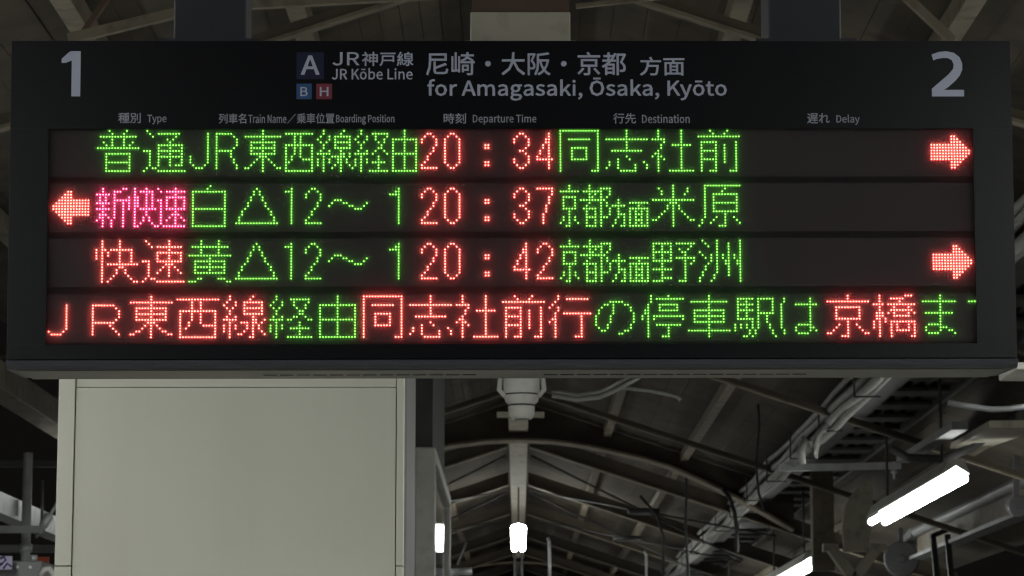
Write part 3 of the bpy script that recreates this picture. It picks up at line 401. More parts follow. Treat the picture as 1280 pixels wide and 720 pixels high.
lamp(2.92, 3.14, 28.1, 32.7, 'twin tube lamp cut by the bottom edge, beyond the V struts')
lamp(0.0, 4.05, 35.9, 40.3, 'small far twin tube lamp under the ridge beam', 0.056, 0.044)
for X, y0, lb in ((2.9, 38.0, 'added twin tube lamp far down the platform on the right, below the picture'), (-2.8, 38.0, 'added twin tube lamp far down the platform on the left, hidden'),  # both far pairs are added, unseen, to brighten the distant roof
                  (2.9, 48.0, 'farthest added twin tube lamp on the right, below the picture'), (-2.8, 48.0, 'farthest added twin tube lamp on the left, hidden'),
                  (-2.8, 18.3, 'twin tube lamp hidden behind the cream column'), (-2.8, 28.1, 'farther twin tube lamp hidden behind the cream column'),
                  (2.9, 8.4, 'twin tube lamp overhead just beyond the board, out of view on the right'), (-2.9, 8.4, 'twin tube lamp overhead just beyond the board, out of view on the left'),
                  (2.9, 3.4, 'added twin tube lamp overhead beside the board, out of view on the right'), (-2.9, 3.4, 'added twin tube lamp overhead beside the board, out of view on the left'),  # unseen pair added to throw light on the cream column
                  (2.9, -1.4, 'twin tube lamp over the photographer on the right'), (-2.9, -1.4, 'twin tube lamp over the photographer on the left')):
    lamp(X, 3.2, y0, y0 + 4.6, lb)

# ------------------------------------------------------------------ departure board
PIT, LSTEP = 0.0061817, 19.22004
BX, BZ, BYAW, BROLL, BTILT = -0.0112962, 2.6275281, 0.0196464, 0.0041303, 0.0476277
ax = Vector((math.cos(BYAW) * math.cos(BROLL), math.sin(BYAW) * math.cos(BROLL), math.sin(BROLL)))
nn = Vector((math.sin(BYAW) * math.cos(BTILT), -math.cos(BYAW) * math.cos(BTILT), -math.sin(BTILT)))
az = ax.cross(-nn).normalized(); ay = az.cross(ax).normalized()
V0 = -42.9
BO = Vector((BX, 5.9, BZ)) + az * (V0 * PIT)
board = bpy.data.objects.new('departure_board', None); COL.objects.link(board); board.empty_display_size = 0.1
board.matrix_world = Matrix(((ax.x, ay.x, az.x, BO.x), (ax.y, ay.y, az.y, BO.y), (ax.z, ay.z, az.z, BO.z), (0, 0, 0, 1)))
tag(board, 'wide black LED departure board showing four lines of green and red Japanese text', 'departure board')
FACE = 0.0165        # the printed face stands this far in front of the LED modules
def on_board(px, py, off=FACE):
    d = pt(px, py, 1.0) - CAM
    t = (BO + nn * off - CAM).dot(nn) / d.dot(nn)
    q = CAM + d * t - BO
    return q.dot(ax), q.dot(az)

M['board_body'] = mat('dark_blue_grey_enamel', (0.055, 0.057, 0.07), 0.45, var=0.08, scale=3)
M['board_face'] = mat('black_acrylic', (0.0042, 0.0045, 0.0068), 0.33, var=0.1, scale=4, spec=0.4)
M['post'] = mat('dark_navy_enamel', (0.028, 0.029, 0.037), 0.5, var=0.12, scale=3)
M['under'] = mat('board_underside', (0.18, 0.175, 0.155), 0.55, var=0.1, scale=3)
M['print'] = mat('printed_white', (0.50, 0.535, 0.68), 0.6, var=0.03)
M['print_small'] = mat('printed_white_fine', (0.37, 0.39, 0.46), 0.6, var=0.03)
M['navy'] = mat('navy_print', (0.006, 0.010, 0.045), 0.5, var=0.05)
M['blue'] = mat('blue_print', (0.035, 0.10, 0.26), 0.5, var=0.05)
M['crimson'] = mat('crimson_print', (0.22, 0.035, 0.06), 0.5, var=0.05)

# LED module: matt grey-black, every unlit lamp a faint dot with its own relief
def led_panel_mat():
    m = bpy.data.materials.new('led_module'); m.use_nodes = True
    t = m.node_tree; b = t.nodes['Principled BSDF']
    tc = t.nodes.new('ShaderNodeTexCoord'); mp = t.nodes.new('ShaderNodeMapping')
    mp.inputs['Scale'].default_value = (1 / PIT,) * 3
    t.links.new(tc.outputs['Object'], mp.inputs['Vector'])
    sp = t.nodes.new('ShaderNodeSeparateXYZ'); t.links.new(mp.outputs['Vector'], sp.inputs[0])
    def fr(o):
        a = t.nodes.new('ShaderNodeMath'); a.operation = 'FRACT'; t.links.new(o, a.inputs[0])
        s = t.nodes.new('ShaderNodeMath'); s.operation = 'SUBTRACT'; t.links.new(a.outputs[0], s.inputs[0]); s.inputs[1].default_value = 0.5
        p = t.nodes.new('ShaderNodeMath'); p.operation = 'MULTIPLY'; t.links.new(s.outputs[0], p.inputs[0]); t.links.new(s.outputs[0], p.inputs[1])
        return p.outputs[0]
    ad = t.nodes.new('ShaderNodeMath'); ad.operation = 'ADD'
    t.links.new(fr(sp.outputs[0]), ad.inputs[0]); t.links.new(fr(sp.outputs[2]), ad.inputs[1])
    rp = t.nodes.new('ShaderNodeValToRGB')
    rp.color_ramp.elements[0].position = 0.10; rp.color_ramp.elements[1].position = 0.16
    rp.color_ramp.elements[0].color = (0.085, 0.066, 0.070, 1); rp.color_ramp.elements[1].color = (0.017, 0.0155, 0.017, 1)
    t.links.new(ad.outputs[0], rp.inputs['Fac']); t.links.new(rp.outputs['Color'], b.inputs['Base Color'])
    b.inputs['Roughness'].default_value = 0.5
    b.inputs['Specular IOR Level'].default_value = 0.15
    return m
M['module'] = led_panel_mat()
LED = {   # side of the lens body, its front, the chip in the middle
 'green': (emit('green_led_side', (0.012, 0.60, 0.008), 0.9), emit('green_led_lens', (0.010, 0.55, 0.006), 1.0), emit('green_led_chip', (0.42, 1.0, 0.16), 3.9)),
 'red': (emit('red_led_side', (1.0, 0.012, 0.035), 3.0), emit('red_led_lens', (1.0, 0.014, 0.025), 2.8), emit('red_led_chip', (1.0, 0.43, 0.30), 7.0)),
 'magenta': (emit('magenta_led_side', (1.0, 0.002, 0.09), 4.0), emit('magenta_led_lens', (1.0, 0.002, 0.09), 4.0), emit('magenta_led_chip', (1.0, 0.40, 0.62), 5.5)),
}
HD = 0.25
ZB, HH = on_board(640, 449.2)[1], on_board(640, 49.5)[1]
HW = (on_board(1268.5, 250)[0] - on_board(10, 250)[0]) / 2
WX0, WX1 = on_board(57.5, 400)[0], on_board(1221, 400)[0]
WZ0, WZ1 = on_board(640, 430)[1], on_board(640, 161)[1]
FB = -FACE
M['pit'] = mat('matt_black_backing', (0.013, 0.012, 0.0125), 0.9, spec=0.15)
b = MB()
b.prism([(-.003, HH), (-.003, ZB - .0005), (FB + .0005, ZB - .0005), (FB + .005, ZB - .0105), (FB + .014, ZB - .0185), (HD - .01, ZB - .0185), (HD, ZB - .0125), (HD, HH)], 'x', -HW, HW)
b.build('housing', M['board_body'], board, local=True)
MB().box(-HW + 0.02, HW - 0.02, 0.006, HD - 0.012, ZB - 0.0215, ZB - 0.0187).build('underside_panel', M['under'], board, local=True)
f0, f1 = -HW + 0.003, HW - 0.003
MB().box(f0, f1, FB, -.0032, WZ1, HH - .003).box(f0, f1, FB, -.0032, ZB + .002, WZ0).box(f0, WX0, FB, -.0032, WZ0 + .0001, WZ1 - .0001).box(WX1, f1, FB, -.0032, WZ0 + .0001, WZ1 - .0001).build('face_panel', M['board_face'], board, local=True)
def sheet_mat():
    # clear acrylic with haze added to imitate the camera's glow round the LEDs: most light passes straight, the rest is spread
    m = bpy.data.materials.new('glow_haze_acrylic'); m.use_nodes = True
    t = m.node_tree; t.nodes.clear()
    o = t.nodes.new('ShaderNodeOutputMaterial'); tr = t.nodes.new('ShaderNodeBsdfTransparent'); tl = t.nodes.new('ShaderNodeBsdfTranslucent')
    mx = t.nodes.new('ShaderNodeMixShader'); tl.inputs['Color'].default_value = (.95, .95, .95, 1)
    nz = t.nodes.new('ShaderNodeTexNoise'); nz.inputs['Scale'].default_value = 2.0
    mr = t.nodes.new('ShaderNodeMapRange'); mr.inputs[3].default_value = GLOW_HAZE - .015; mr.inputs[4].default_value = GLOW_HAZE + .015
    t.links.new(nz.outputs['Fac'], mr.inputs[0]); t.links.new(mr.outputs[0], mx.inputs[0])
    t.links.new(tr.outputs[0], mx.inputs[1]); t.links.new(tl.outputs[0], mx.inputs[2]); t.links.new(mx.outputs[0], o.inputs[0])
    return m
MB().box(WX0 - .004, WX1 + .004, -.0044, -.0032, WZ0 - .002, WZ1 + .002).build('backing_plate', M['pit'], board, local=True)
GLOW_HAZE = 0.28
b = MB(); bv = [b.bm.verts.new((x, -0.0122, z)) for x, z in ((WX0, WZ0), (WX1, WZ0), (WX1, WZ1), (WX0, WZ1))]; b.bm.faces.new(bv)
b.build('cover_sheet', sheet_mat(), board, local=True)
b = MB()
for a0, n in ((333, 13), (681, 16)):
    for i in range(n):
        xa, _ = on_board(a0 + i * 20.6, 450); xb, _ = on_board(a0 + i * 20.6 + 16.5, 450)
        b.box(xa * 1.03, xb * 1.03, 0.118, 0.132, ZB - 0.0227, ZB - 0.0216)
b.build('vent', M['black'], board, local=True)
for px0, px1 in ((213, 305), (965, 1057)):
    xa, _ = on_board(px0, 48); xb, _ = on_board(px1, 48)
    MB().box(xa, xb, 0.05, 0.20, HH + 0.001, 2.35, 0.004).box(xa - .03, xb + .03, 0.03, 0.22, HH + 0.0005, HH + 0.012).build('hanger_post', M['post'], board, local=True)
xa, za = on_board(588, 48); xb, zb = on_board(714, 10)
MB().box(xa - .012, xb + .012, 0.02, 0.18, HH + .0005, HH + .005).box(xa, xb, 0.03, 0.17, HH + .006, HH + (zb - za) + .004, 0.003).build('cable_box', M['beige'], board, local=True)
MB().box(xa + .004, xb - .002, 0.04, 0.16, HH + (zb - za) + .006, HH + 1.6).build('cable_duct', M['rust'], board, local=True)

def led_mesh(dots, name, par, yb):
    cols = sorted({c for _, _, c in dots})
    vs, fs, mi = [], [], []
    N = 8
    cs = [(math.cos(2 * math.pi * (k + .5) / N), math.sin(2 * math.pi * (k + .5) / N)) for k in range(N)]
    for u, v, c in dots:
        k0 = len(vs); j = cols.index(c) * 3
        for rad, h in ((0.40, 0.0001), (0.38, 0.0030), (0.22, 0.0034)):
            vs += [((u + rad * x) * PIT, yb - h, (v + rad * y - V0) * PIT) for x, y in cs]
        vs.append((u * PIT, yb - 0.0036, (v - V0) * PIT))
        for ring, m_ in ((0, 0), (1, 1)):
            for k in range(N):
                a = k0 + ring * N + k; a2 = k0 + ring * N + (k + 1) % N
                fs.append((a, a2, a2 + N, a + N)); mi.append(j + m_)
        for k in range(N):
            fs.append((k0 + 2 * N + k, k0 + 2 * N + (k + 1) % N, k0 + 3 * N)); mi.append(j + 2)
    me = bpy.data.meshes.new(name); me.from_pydata(vs, [], fs)
    for c in cols:
        for m_ in LED[c]: me.materials.append(m_)
    me.polygons.foreach_set('material_index', mi); me.update()
    o = bpy.data.objects.new(name, me); COL.objects.link(o); o.parent = par
    return o
desc = ['first display line, green and red text ending in a right arrow', 'second display line, starting with a left arrow and magenta text',
        'third display line, starting with red text', 'bottom scrolling line, mostly red text']
YP = -0.0048
for l, line in enumerate(LINES):
    vc = -(l - 1.5) * LSTEP
    pn = MB().box(-161.2 * PIT, 160.9 * PIT, YP, -0.0031, (vc - 8.35 - V0) * PIT, (vc + 8.35 - V0) * PIT).build('display_line', M['module'], board, local=True)
    tag(pn, desc[l])
    fields = {}
    for ch, c0, colr in line:
        if ch in '左右': f = 'lit_arrow'
        elif l == 3: f = 'scrolling_text'
        elif 128 <= c0 < 176: f = 'departure_time'
        elif c0 >= 176: f = 'destination'
        else: f = 'train_type' if c0 < (48 if l != 0 else 48) else 'train_name'
        for c, rrow in glyph_dots(ch):
            if 0 <= c0 + c <= 319:
                fields.setdefault(f, set()).add((c0 + c - 159.5, vc - (rrow - 7.5), colr))
    for f, dots in fields.items(): led_mesh(sorted(dots), f, pn, YP)

# printed lettering
def lettering(name, items, m, par, y=FB - .0003, lab=None):
    """items: (text, px0, px1, py_top, py_bottom, weight): outlines fitted to that place on the board face;
    a heavier stroke is the outline printed again a little to each side"""
    bm = bmesh.new()
    for ti, (text, px0, px1, py0, py1, wt) in enumerate(items):
        polys = []
        for s in OUTLINES[text].split('|'):
            v = list(map(int, s.split())); polys.append(list(zip(v[::2], v[1::2])))
        xs = [p[0] for q in polys for p in q]; ys = [p[1] for q in polys for p in q]
        x0, z0 = on_board(px0, py1); x1, z1 = on_board(px1, py0)
        x0 += wt; x1 -= wt; z0 += wt; z1 -= wt
        sx = (x1 - x0) / (max(xs) - min(xs)); sz = (z1 - z0) / (max(ys) - min(ys))
        sh = [(0, 0)] if not wt else [(wt * a_, wt * c_) for a_, c_ in ((-.8, -.8), (.8, -.8), (-.8, .8), (.8, .8), (-1, 0), (1, 0), (0, 1), (0, -1))]
        for k, (ox, oz) in enumerate(sh):
            cu = bpy.data.curves.new(name, 'CURVE'); cu.dimensions = '2D'; cu.fill_mode = 'BOTH'
            for q in polys:
                sp = cu.splines.new('POLY'); sp.points.add(len(q) - 1); sp.use_cyclic_u = True
                for p_, (a, c) in zip(sp.points, q): p_.co = (x0 + ox + (a - min(xs)) * sx, z0 + oz + (c - min(ys)) * sz, 0, 1)
            tmp = bpy.data.objects.new('tmp', cu); COL.objects.link(tmp)
            bpy.context.view_layer.update()
            me = bpy.data.meshes.new_from_object(tmp.evaluated_get(bpy.context.evaluated_depsgraph_get()))
            bpy.data.objects.remove(tmp); bpy.data.curves.remove(cu)
            me.transform(Matrix(((1, 0, 0, 0), (0, 0, -1, y - k * 0.00004), (0, 1, 0, 0), (0, 0, 0, 1))))
            bm.from_mesh(me); bpy.data.meshes.remove(me)
    me = bpy.data.meshes.new(name); bm.to_mesh(me); bm.free()
    for p_ in me.polygons: p_.material_index = 0
    me.materials.append(m)
    o = bpy.data.objects.new(name, me); COL.objects.link(o); o.parent = par
    if lab: o['label'] = lab
    return o
OUTLINES['1'] = '0 190 0 214 40 250 52 257 107 257 107 0 57 0 57 204 22 190'
OUTLINES['2'] = '2 205 34 217 69 221 104 213 129 192 141 162 141 132 129 102 109 77 79 49 57 32 147 32 147 0 0 0 0 37 44 77 79 109 99 135 102 155 94 177 76 187 54 188 26 183 9 176'
W = 0.0004
lettering('platform_number', [('1', 76.5, 101, 64, 120.5, 0)], M['print'], board, lab='large printed number 1')
lettering('platform_number', [('2', 1165, 1204, 64, 120.5, 0)], M['print'], board, lab='large printed number 2')
def square(px0, px1, py0, py1, m_, text, tp, wt, lab):
    x0, z0 = on_board(px0, py1); x1, z1 = on_board(px1, py0)
    sq = MB().box(x0, x1, FB - .0006, FB - .0001, z0, z1).build('line_symbol', m_, board, local=True); sq['label'] = lab
    lettering('letter', [(text, *tp, wt)], M['print'], sq, y=FB - .0009)
square(370.5, 405, 65.5, 99, M['navy'], 'A', (376, 399.5, 69.4, 93.6), 0.0010, 'navy square with a letter A')
square(370.5, 389.7, 104.7, 124, M['blue'], 'B', (375.4, 384.7, 108.8, 120.3), 0.0004, 'blue square with a letter B')
square(395.2, 415, 104.7, 124, M['crimson'], 'H', (399.7, 410.7, 108.8, 120.3), 0.0004, 'crimson square with a letter H')
lettering('line_name', [('JR', 415.6, 449.3, 65.2, 82, W), ('神戸線', 452.5, 516.9, 64.8, 82.6, W), ('JR Kōbe Line', 414.8, 515.9, 85.0, 99.6, W)], M['print'], board)
lettering('destination_text', [('尼崎・大阪・京都', 532.5, 782.5, 65, 94.3, 0.0006)], M['print'], board, lab='large Japanese destination lettering')
lettering('direction_text', [('方面', 800, 855.5, 71, 94.6, 0.0006)], M['print'], board)
lettering('destination_text', [('for Amagasaki, Ōsaka, Kyōto', 534, 908.5, 97, 126, 0.0007)], M['print'], board, lab='destination lettering in Latin letters')
w2 = 0.00025
lettering('column_heading', [('種別', 147.7, 176, 141, 154, w2), ('Type', 184, 208.2, 143.5, 155.5, w2)], M['print_small'], board)
lettering('column_heading', [('列車名', 273.5, 308, 142, 154.5, w2), ('Train Name', 310.5, 358, 143, 154, w2), ('／', 359, 369.5, 142.5, 154.5, w2),
                             ('乗車位置', 371, 418, 141.5, 154.5, w2), ('Boarding Position', 420, 493, 143, 156, w2)], M['print_small'], board)
lettering('column_heading', [('時刻', 554.5, 582.5, 141.5, 154.5, w2), ('Departure Time', 591, 670.5, 143, 156, w2)], M['print_small'], board)
lettering('column_heading', [('行先', 766.5, 795, 141.5, 154.5, w2), ('Destination', 802.5, 862, 143, 154, w2)], M['print_small'], board)
lettering('column_heading', [('遅れ', 1009, 1037, 141.5, 154.5, w2), ('Delay', 1045.5, 1074.5, 143.3, 156, w2)], M['print_small'], board)

# ------------------------------------------------------------------ cream clad column below the board
colm = thing('clad_column', (-0.82, 8.4, 0), 'broad cream steel panelled column standing below the departure board', 'column')
CXL, CXR = pt(71, 650, 8).x, pt(504.5, 600, 8).x
gl, gr = pt(93, 600, 8).x, pt(495.5, 600, 8).x
ZT = 3.0
MB().box(gl + .002, gr - .002, 7.985, 8.2, 0, 2.547, 0.001).build('front_panel', M['cream'], colm)
MB().box(gl + .002, gr - .002, 7.987, 8.2, 2.549, ZT, 0.001).build('top_panel', M['cream'], colm)
zj = pt(300, 708, 8).z
for xa, xb in ((CXL, gl - .001), (gr + .001, CXR)):
    MB().box(xa, xb, 7.98, 8.05, 0, zj - .0015, 0.0015).box(xa, xb, 7.98, 8.05, zj + .0015, ZT, 0.0015).build('corner_trim', M['cream'], colm)
MB().box(gl - .02, gr + .02, 8.02, 8.24, 0.01, ZT - .01).box(CXL + .02, CXR - .02, 8.06, 8.3, .01, ZT - .01).build('joint', M['seam'], colm)
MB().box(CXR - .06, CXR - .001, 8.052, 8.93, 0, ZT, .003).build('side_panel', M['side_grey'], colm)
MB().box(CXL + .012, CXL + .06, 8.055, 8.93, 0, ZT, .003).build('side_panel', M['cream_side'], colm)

# ------------------------------------------------------------------ glazed kiosk farther back
kio = thing('glazed_kiosk', (-0.9, 19.5, 0), 'pale framed glass enclosure just right of the cream column, reflecting a lamp', 'kiosk')
KX = -0.53
def glass_mat():
    m = bpy.data.materials.new('dark_glass'); m.use_nodes = True
    b = m.node_tree.nodes['Principled BSDF']
    b.inputs['Base Color'].default_value = (0.015, 0.017, 0.02, 1); b.inputs['Roughness'].default_value = 0.06
    n = m.node_tree.nodes.new('ShaderNodeTexNoise'); n.inputs['Scale'].default_value = 0.8
    bp = m.node_tree.nodes.new('ShaderNodeBump'); bp.inputs['Strength'].default_value = 0.05; bp.inputs['Distance'].default_value = 0.02
    m.node_tree.links.new(n.outputs['Fac'], bp.inputs['Height']); m.node_tree.links.new(bp.outputs['Normal'], b.inputs['Normal'])
    return m
M['glass'] = glass_mat()
MB().box(-1.5, KX - .02, 17.66, 21.5, 0.02, 3.22).build('glass', M['glass'], kio)
k = MB()
k.box(KX - .115, KX + .01, 17.5, 17.64, 0, 3.30, .01).box(KX - .1, KX + .01, 21.52, 21.62, 0, 3.30, .01)
k.box(KX - .1, KX + .012, 17.645, 21.515, 3.225, 3.30, .005).box(KX - .1, KX + .012, 17.645, 21.515, 1.2, 1.3, .005)
k.box(-1.5, KX - .12, 17.52, 17.62, 0, 3.3, .005)
k.build('frame', M['white'], kio)
MB().box(-1.5, -.545, 17.75, 20.6, 3.305, 4.72).build('upper_housing', M['grey_dark'], kio)

# ------------------------------------------------------------------ cable rack and what hangs with it
rack = thing('cable_rack', (2.8, 25, 3.9), 'long dark ladder shaped cable rack running along the roof at right', 'cable rack')
ZC = 3.9; XL, XR = 2.47, 3.11
MB().box(XL - .02, XL + .19, 9, 46, ZC, ZC + .02).box(XL - .022, XL - .002, 9, 46, ZC + .02, ZC + .14).build('side_rail', M['grey_dark'], rack)
MB().box(XR - .03, XR, 9, 46, ZC, ZC + .12).build('side_rail', M['grey'], rack)
y = 9.3
while y < 46:
    MB().box(XL + .19, XR - .03, y, y + .32, ZC + .03, ZC + .055).build('rung', M['grey_dark'], rack); y += .88
b = MB()
for i in range(4):
    x = XL + .28 + i * .09
    b.tube([(x + random.uniform(-.03, .03), 9 + k * 1.8, ZC + .085 + random.uniform(0, .01)) for k in range(21)], .028, 6)
b.build('tray_cable', M['black'], rack)
cb = thing('cable_bundle', (2.45, 25, 3.95), 'pale grey cables clipped along the left rail of the cable rack', 'cables')
for i, (dx, dz, r_) in enumerate(((-.06, -.02, .036), (-.02, -.045, .030), (-.085, .05, .03), (-.12, .10, .022))):
    pts = [(XL + dx + .012 * math.sin(k * 1.7 + i), 9 + k * .9, ZC + dz + .015 * math.sin(k * 1.1 + i * 2)) for k in range(42)]
    MB().tube(pts, r_, 8).build('cable', M['cable'], cb)
b = MB()
for k in range(14):
    y = 10 + k * 2.3
    b.box(XL - .15, XL + .03, y, y + .05, ZC - .09, ZC - .08).box(XL - .155, XL - .145, y, y + .05, ZC - .09, ZC + .15)
b.build('clip', M['black'], cb)
b = MB()
lp = [pt(x, y, 21.5) for x, y in ((1003, 580), (1001, 562), (1006, 548), (1014, 552), (1018, 570), (1022, 545), (1034, 530))]
b.tube(lp, .03, 8).build('loop', M['cable'], cb)
SG = 'support bars under the cable rack'
for (pa, pb, Y, lb) in (((975, 585), (1126, 582), 24.8, 'pale support bar under the rack beside the long lamp, nearer and longer'), ((925, 657), (1028, 653), 31.9, 'short pale support bar lower under the rack, ending in a hanging bolt')):
    t = thing('support_bar', pt(1000, pa[1], Y), lb, 'support bar', SG)
    a, c = pt(*pa, Y), pt(*pb, Y)
    MB().bar(a, c, .07, .06).build('channel', M['galv'], t)
    MB().tube([c + Vector((-.06, 0, -.12)), c + Vector((-.06, 0, .25))], .014, 6).tube([c + Vector((-.06, 0, -.07)), c + Vector((-.06, 0, -.04))], .03, 6).build('bolt', M['galv'], t)

# white cylinder under the near roof
fx = thing('cylinder_fixture', pt(652, 500, 14), 'white cylindrical fixture with side clamps hanging just under the board', 'fixture')
cx = pt(652, 500, 14).x
z = lambda y: pt(652, y, 14).z
MB().tube([(cx, 14, z(440)), (cx, 14, z(494)), (cx, 14, z(503)), (cx, 14, z(505)), (cx, 14, z(519)), (cx, 14, z(524))], [.092, .092, .08, .066, .064, .05], 24).build('body', M['white'], fx)
MB().tube([(cx, 14, z(506)), (cx, 14, z(508))], .0675, 24).build('band', M['black'], fx)
MB().tube([(cx, 14, z(493)), (cx, 14, z(494.6))], .0935, 24).build('band', M['black'], fx)
MB().tube([(cx, 14, z(524)), (cx, 14, z(525))], [.038, .034], 20).build('lens', M['glass'], fx)
for s in (-1, 1):
    q = MB(); q.tube([(cx + s * .105, 13.98, z(470)), (cx + s * .112, 13.98, z(488)), (cx + s * .085, 13.96, z(496))], .013, 8)
    q.build('clamp', M['white'], fx)
MB().box(cx - .125, cx + .115, 14.1, 14.14, z(519), z(512)).build('cross_bar', M['beige'], fx)
MB().box(cx - .03, cx + .03, 13.97, 14.03, z(440), 4.95).build('stem', M['beige_dull'], fx)

# drooping cables near the roof, thin drop pipes
def wire(px, Y, r_, name, m_, label, cat='cable', group=None):
    p = [pt(x, y, Y) for x, y in px]
    return solo(MB().tube(p, r_, 8), name, M[m_], label, cat, group)
CG = 'cables slung below the near roof'
wire(((690, 494), (720, 499), (748, 496), (772, 486), (800, 470)), 22, .022, 'roof_cable', 'cable', 'lowest pale cable drooping beside the white cylinder', 'cable', CG)
wire(((690, 489), (722, 493), (752, 488), (785, 470)), 22.1, .02, 'roof_cable', 'cable', 'upper pale cable drooping beside the white cylinder', 'cable', CG)
wire(((768, 483), (812, 488), (846, 495), (851, 500)), 23, .018, 'roof_cable', 'cable', 'thin cable curving toward the arch at right', 'cable', CG)
wire(((851, 498), (853, 540), (858, 600), (857, 660), (861, 730)), 30, .015, 'hanging_cable', 'black', 'dark cable hanging straight down past the arch', 'cable', 'dark hanging cables')
wire(((800, 620), (822, 645), (829, 672), (829, 730)), 33, .017, 'hanging_cable', 'black', 'dark cable bending down left of the straight one', 'cable', 'dark hanging cables')
wire(((946, 478), (949, 530), (945, 580), (948, 615), (956, 640)), 24, .011, 'hanging_cable', 'black', 'dark cable hanging right of the arch end', 'cable', 'dark hanging cables')
PG = 'thin pipes rising from the platform'
wire(((684.5, 672), (686.5, 678), (687, 700), (687, 760)), 30, .016, 'thin_pipe', 'galv', 'bright thin pipe with bent top right of the far lamp', 'pipe', PG)
wire(((806, 688), (808, 694), (808, 760)), 34, .016, 'thin_pipe', 'galv', 'dim thin pipe below the hanging cables', 'pipe', PG)
MB_ = MB(); p0 = pt(648, 689, 41.5); MB_.box(-.07, -.035, 41.5, 41.6, 0, p0.z).box(.035, .07, 41.5, 41.6, 0, p0.z)
solo(MB_, 'lamp_post', M['grey_dark'], 'slim double post standing below the far lamp', 'post')
wire(((562, 716), (590, 714)), 22, .03, 'wall_bracket', 'galv', 'small pale bracket beside the glass enclosure', 'bracket')
wire(((572, 706), (583, 678)), 22.5, .01, 'stay_rod', 'grey', 'thin slanted rod above the small bracket', 'rod')

# ------------------------------------------------------------------ right side: edge beam, bracket, speakers, conduit
eb = thing('edge_beam', (4.2, 20, 3.4), 'long grey edge beam with a round pipe on top at far right', 'beam')
MB().tube([(4.2, 9, 3.58), (4.2, 29.6, 3.58)], .06, 14).build('pipe', M['grey'], eb)
MB().box(4.22, 4.24, 9, 29.7, 3.33, 3.53).build('web', M['beige_dull'], eb)
MB().box(4.13, 4.29, 9, 29.7, 3.29, 3.325).build('flange', M['grey'], eb)
MB().bar((4.2, 29.6, 3.58), (4.15, 30.6, 3.42), .12, .1).build('end_strap', M['grey'], eb)
SPG = 'round speakers at the right'
for px, py, Y, r_, lb in ((1127, 699, 29.8, .19, 'round pale speaker at the far end of the edge beam'), (1273, 633, 22, .085, 'round pale speaker by the right picture edge under the edge beam')):
    t = thing('round_speaker', pt(px, py, Y), lb, 'speaker', SPG); c = pt(px, py, Y)
    MB().tube([c + Vector((0, -.02, 0)), c + Vector((0, .0, 0)), c + Vector((0, .16, .02)), c + Vector((0, .2, .02))], [r_ * .92, r_, r_ * .9, r_ * .5], 28).build('case', M['grey_dark'], t)
    MB().tube([c + Vector((0, -.03, 0)), c + Vector((0, -.021, 0))], [r_ * .2, r_ * .24], 14).build('centre_cap', M['grey_dark'], t)
    MB().bar(c + Vector((0, .1, .05)), c + Vector((.02, .1, .5)), .05, .03, up=(0, 1, 0)).build('bracket', M['grey_dark'], t)
fb = MB()
for px in (1168, 1186):
    a, c = pt(px - 2, 668, 27), pt(px + 5, 740, 27)
    fb.bar(a, c, .055, .05, up=(0, 1, 0))
fb.bar(pt(1163, 671, 27), pt(1190, 660, 27), .05, .045)
solo(fb, 'hanging_bracket', M['black'], 'black two legged bracket below the edge beam', 'bracket')
wire(((1185, 503), (1210, 508), (1240, 512), (1262, 511), (1300, 506)), 12, .013, 'conduit', 'grey', 'shiny curved conduit right under the board end', 'conduit')
wire(((1113, 560), (1135, 572), (1175, 574), (1215, 560), (1255, 530), (1290, 500)), 20, .03, 'duct_hose', 'grey_dark', 'dark hose looping under the rack above the long lamp', 'hose')
wire(((903, 611), (912, 622), (918, 640), (921, 662), (921, 690)), 29.2, .022, 'brace_rod', 'black', 'dark curved rod dropping from the end of the arch', 'rod')
q = MB(); q.bar(pt(1205, 560, 24), pt(1272, 530, 15), .30, .04)
solo(q, 'flat_duct', M['beige'], 'flat beige duct above the long lamp at right', 'duct')
q = MB(); q.bar(pt(1128, 575, 23), pt(1200, 532, 17), .10, .05)
solo(q, 'small_duct', M['grey'], 'narrow grey duct between the rack and the flat duct', 'duct')
q = MB(); q.box(pt(1266, 458, 10).x, pt(1330, 458, 10).x, 9.95, 10.3, pt(1266, 464, 10).z, pt(1266, 455, 10).z, .005)
solo(q, 'lamp_bracket', M['white'], 'white metal bracket end beside the right corner of the board', 'bracket')

# ------------------------------------------------------------------ left side: beam, tray, pole, brace, box
XE2 = -3.0
q = MB(); q.box(XE2 - .08, XE2 + .08, 10, 30, 3.46, 3.62, .006)
solo(q, 'eaves_beam', M['beige_dull'], 'thick beige beam slanting past the left corner of the board', 'beam')
tr = thing('wall_tray', (-3.0, 17, 2.8), 'pale blue grey cable tray at the lower left edge', 'cable tray')
q = MB(); q.box(-3.06, -2.94, 12, 26, 2.77, 2.785).box(-2.955, -2.94, 12, 26, 2.785, 2.89).build('channel', M['galv'], tr)
q = MB()
for k in range(14): q.box(-2.939, -2.932, 12.4 + k, 12.44 + k, 2.79, 2.885)
q.build('rib', M['grey'], tr)
pole = thing('steel_pole', (pt(33, 650, 15.5).x, 15.5, 0), 'bright round steel pole at lower left with a clamp', 'pole')
px_ = pt(33, 650, 15.5).x
MB().tube([(px_, 15.5, 0), (px_, 15.5, pt(33, 566, 15.5).z)], .026, 14).build('shaft', M['galv'], pole)
MB().tube([(px_, 15.5, pt(33, 690, 15.5).z), (px_, 15.5, pt(33, 680, 15.5).z)], .036, 14).build('clamp', M['galv'], pole)
BG = 'cross bars at the lower left'
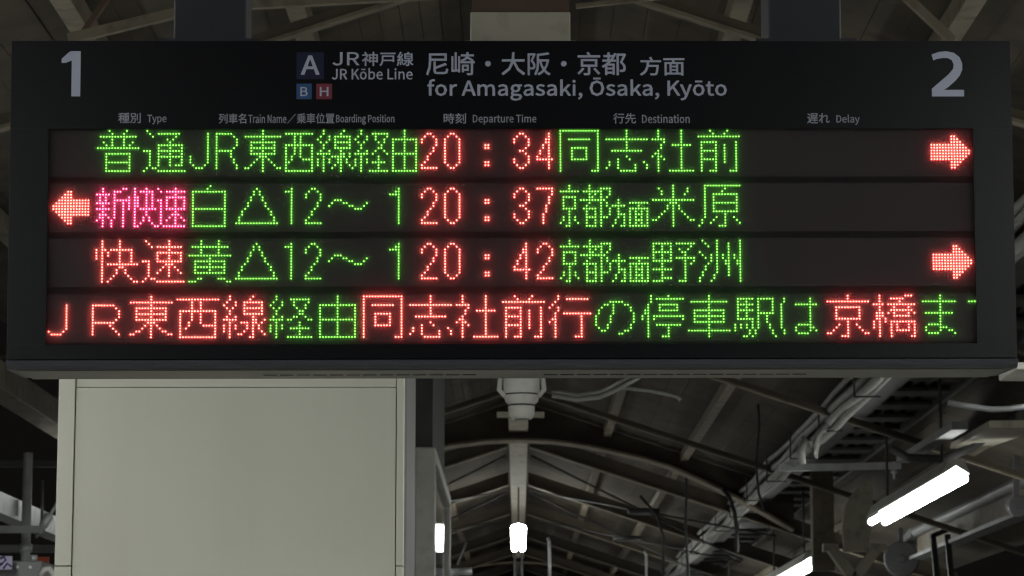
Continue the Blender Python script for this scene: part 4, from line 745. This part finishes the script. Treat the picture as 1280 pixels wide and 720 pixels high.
for (y, h, Y, x1, m_, lb) in ((580, 8, 17.5, 100, 'grey_dark', 'dim upper cross bar behind the steel pole'), (662, 9, 15.2, 55, 'grey', 'pale cross bar clamped to the steel pole'), (686, 9, 18.0, 100, 'grey', 'lower cross bar behind the steel pole')):
    a, c = pt(-40, y, Y), pt(x1, y, Y)
    solo(MB().bar(a, c, .06, h * Y / FPX), 'cross_bar', M[m_], lb, 'bar', BG)
tb = thing('turnbuckle_rod', pt(58, 648, 15.3), 'slanted steel tie rod with turnbuckle beside the cream column', 'tie rod')
a, c = pt(45, 672, 15.3), pt(76, 622, 15.3)
MB().tube([a, c], .009, 6).build('rod', M['galv'], tb)
d = c - a
MB().tube([a + d * .22, a + d * .3, a + d * .55, a + d * .6], [.012, .024, .024, .012], 8).build('turnbuckle', M['galv'], tb)
wire(((53, 600), (52.5, 668)), 15.8, .009, 'drop_rod', 'grey', 'thin vertical rod hanging beside the turnbuckle', 'rod')
bxx = thing('equipment_box', pt(20, 715, 14.5), 'grey steel equipment box in the lower left corner', 'box')
p, r__ = pt(-60, 760, 14.5), pt(53, 701, 14.5)
MB().box(p.x, r__.x, 14.5, 15.0, p.z, r__.z, .008).build('body', M['grey'], bxx)
q = MB()
for px in (22, 38): c = pt(px, 709, 14.5); q.tube([(c.x, 14.492, c.z), (c.x, 14.5, c.z)], .008, 8)
q.build('screw', M['galv'], bxx)
c = pt(42, 699, 14.6); MB().tube([(c.x, 14.6, r__.z), (c.x, 14.6, r__.z + .035)], .02, 10).build('knob', M['galv'], bxx)
M['orange'] = mat('orange_plate', (0.55, 0.10, 0.04), .5, var=.08)
M['lilac'] = mat('lilac_plate', (0.50, 0.47, 0.66), .5, var=.08)
M['violet'] = mat('violet_ink', (0.06, 0.03, 0.16), .5, var=.08)
a, c = pt(44, 714, 16.2), pt(61, 696, 16.2)
solo(MB().box(a.x, c.x, 16.2, 16.22, a.z - .1, c.z, .003), 'orange_sign', M['orange'], 'small orange plate behind the equipment box', 'sign')
ls = thing('lilac_sign', pt(8, 703, 14.4), 'pale lilac plate with a violet scrawl at the lower left edge', 'sign')
a, c = pt(-30, 712, 14.4), pt(15, 695, 14.4)
MB().box(a.x, c.x, 14.4, 14.42, a.z, c.z, .002).build('plate', M['lilac'], ls)
MB().tube([pt(x, y, 14.397) for x, y in ((-6, 708), (2, 705), (7, 700), (5, 696), (0, 698))], .006, 6).tube([pt(x, y, 14.397) for x, y in ((4, 711), (9, 704), (14, 708))], .005, 6).build('ink_mark', M['violet'], ls)
q = MB(); q.tube([pt(x, y, 14.45) for x, y in ((50, 720), (56, 712), (62, 711), (67, 718), (66, 740))], .016, 8)
solo(q, 'pale_hose', M['white'], 'short pale hose beside the equipment box', 'hose')
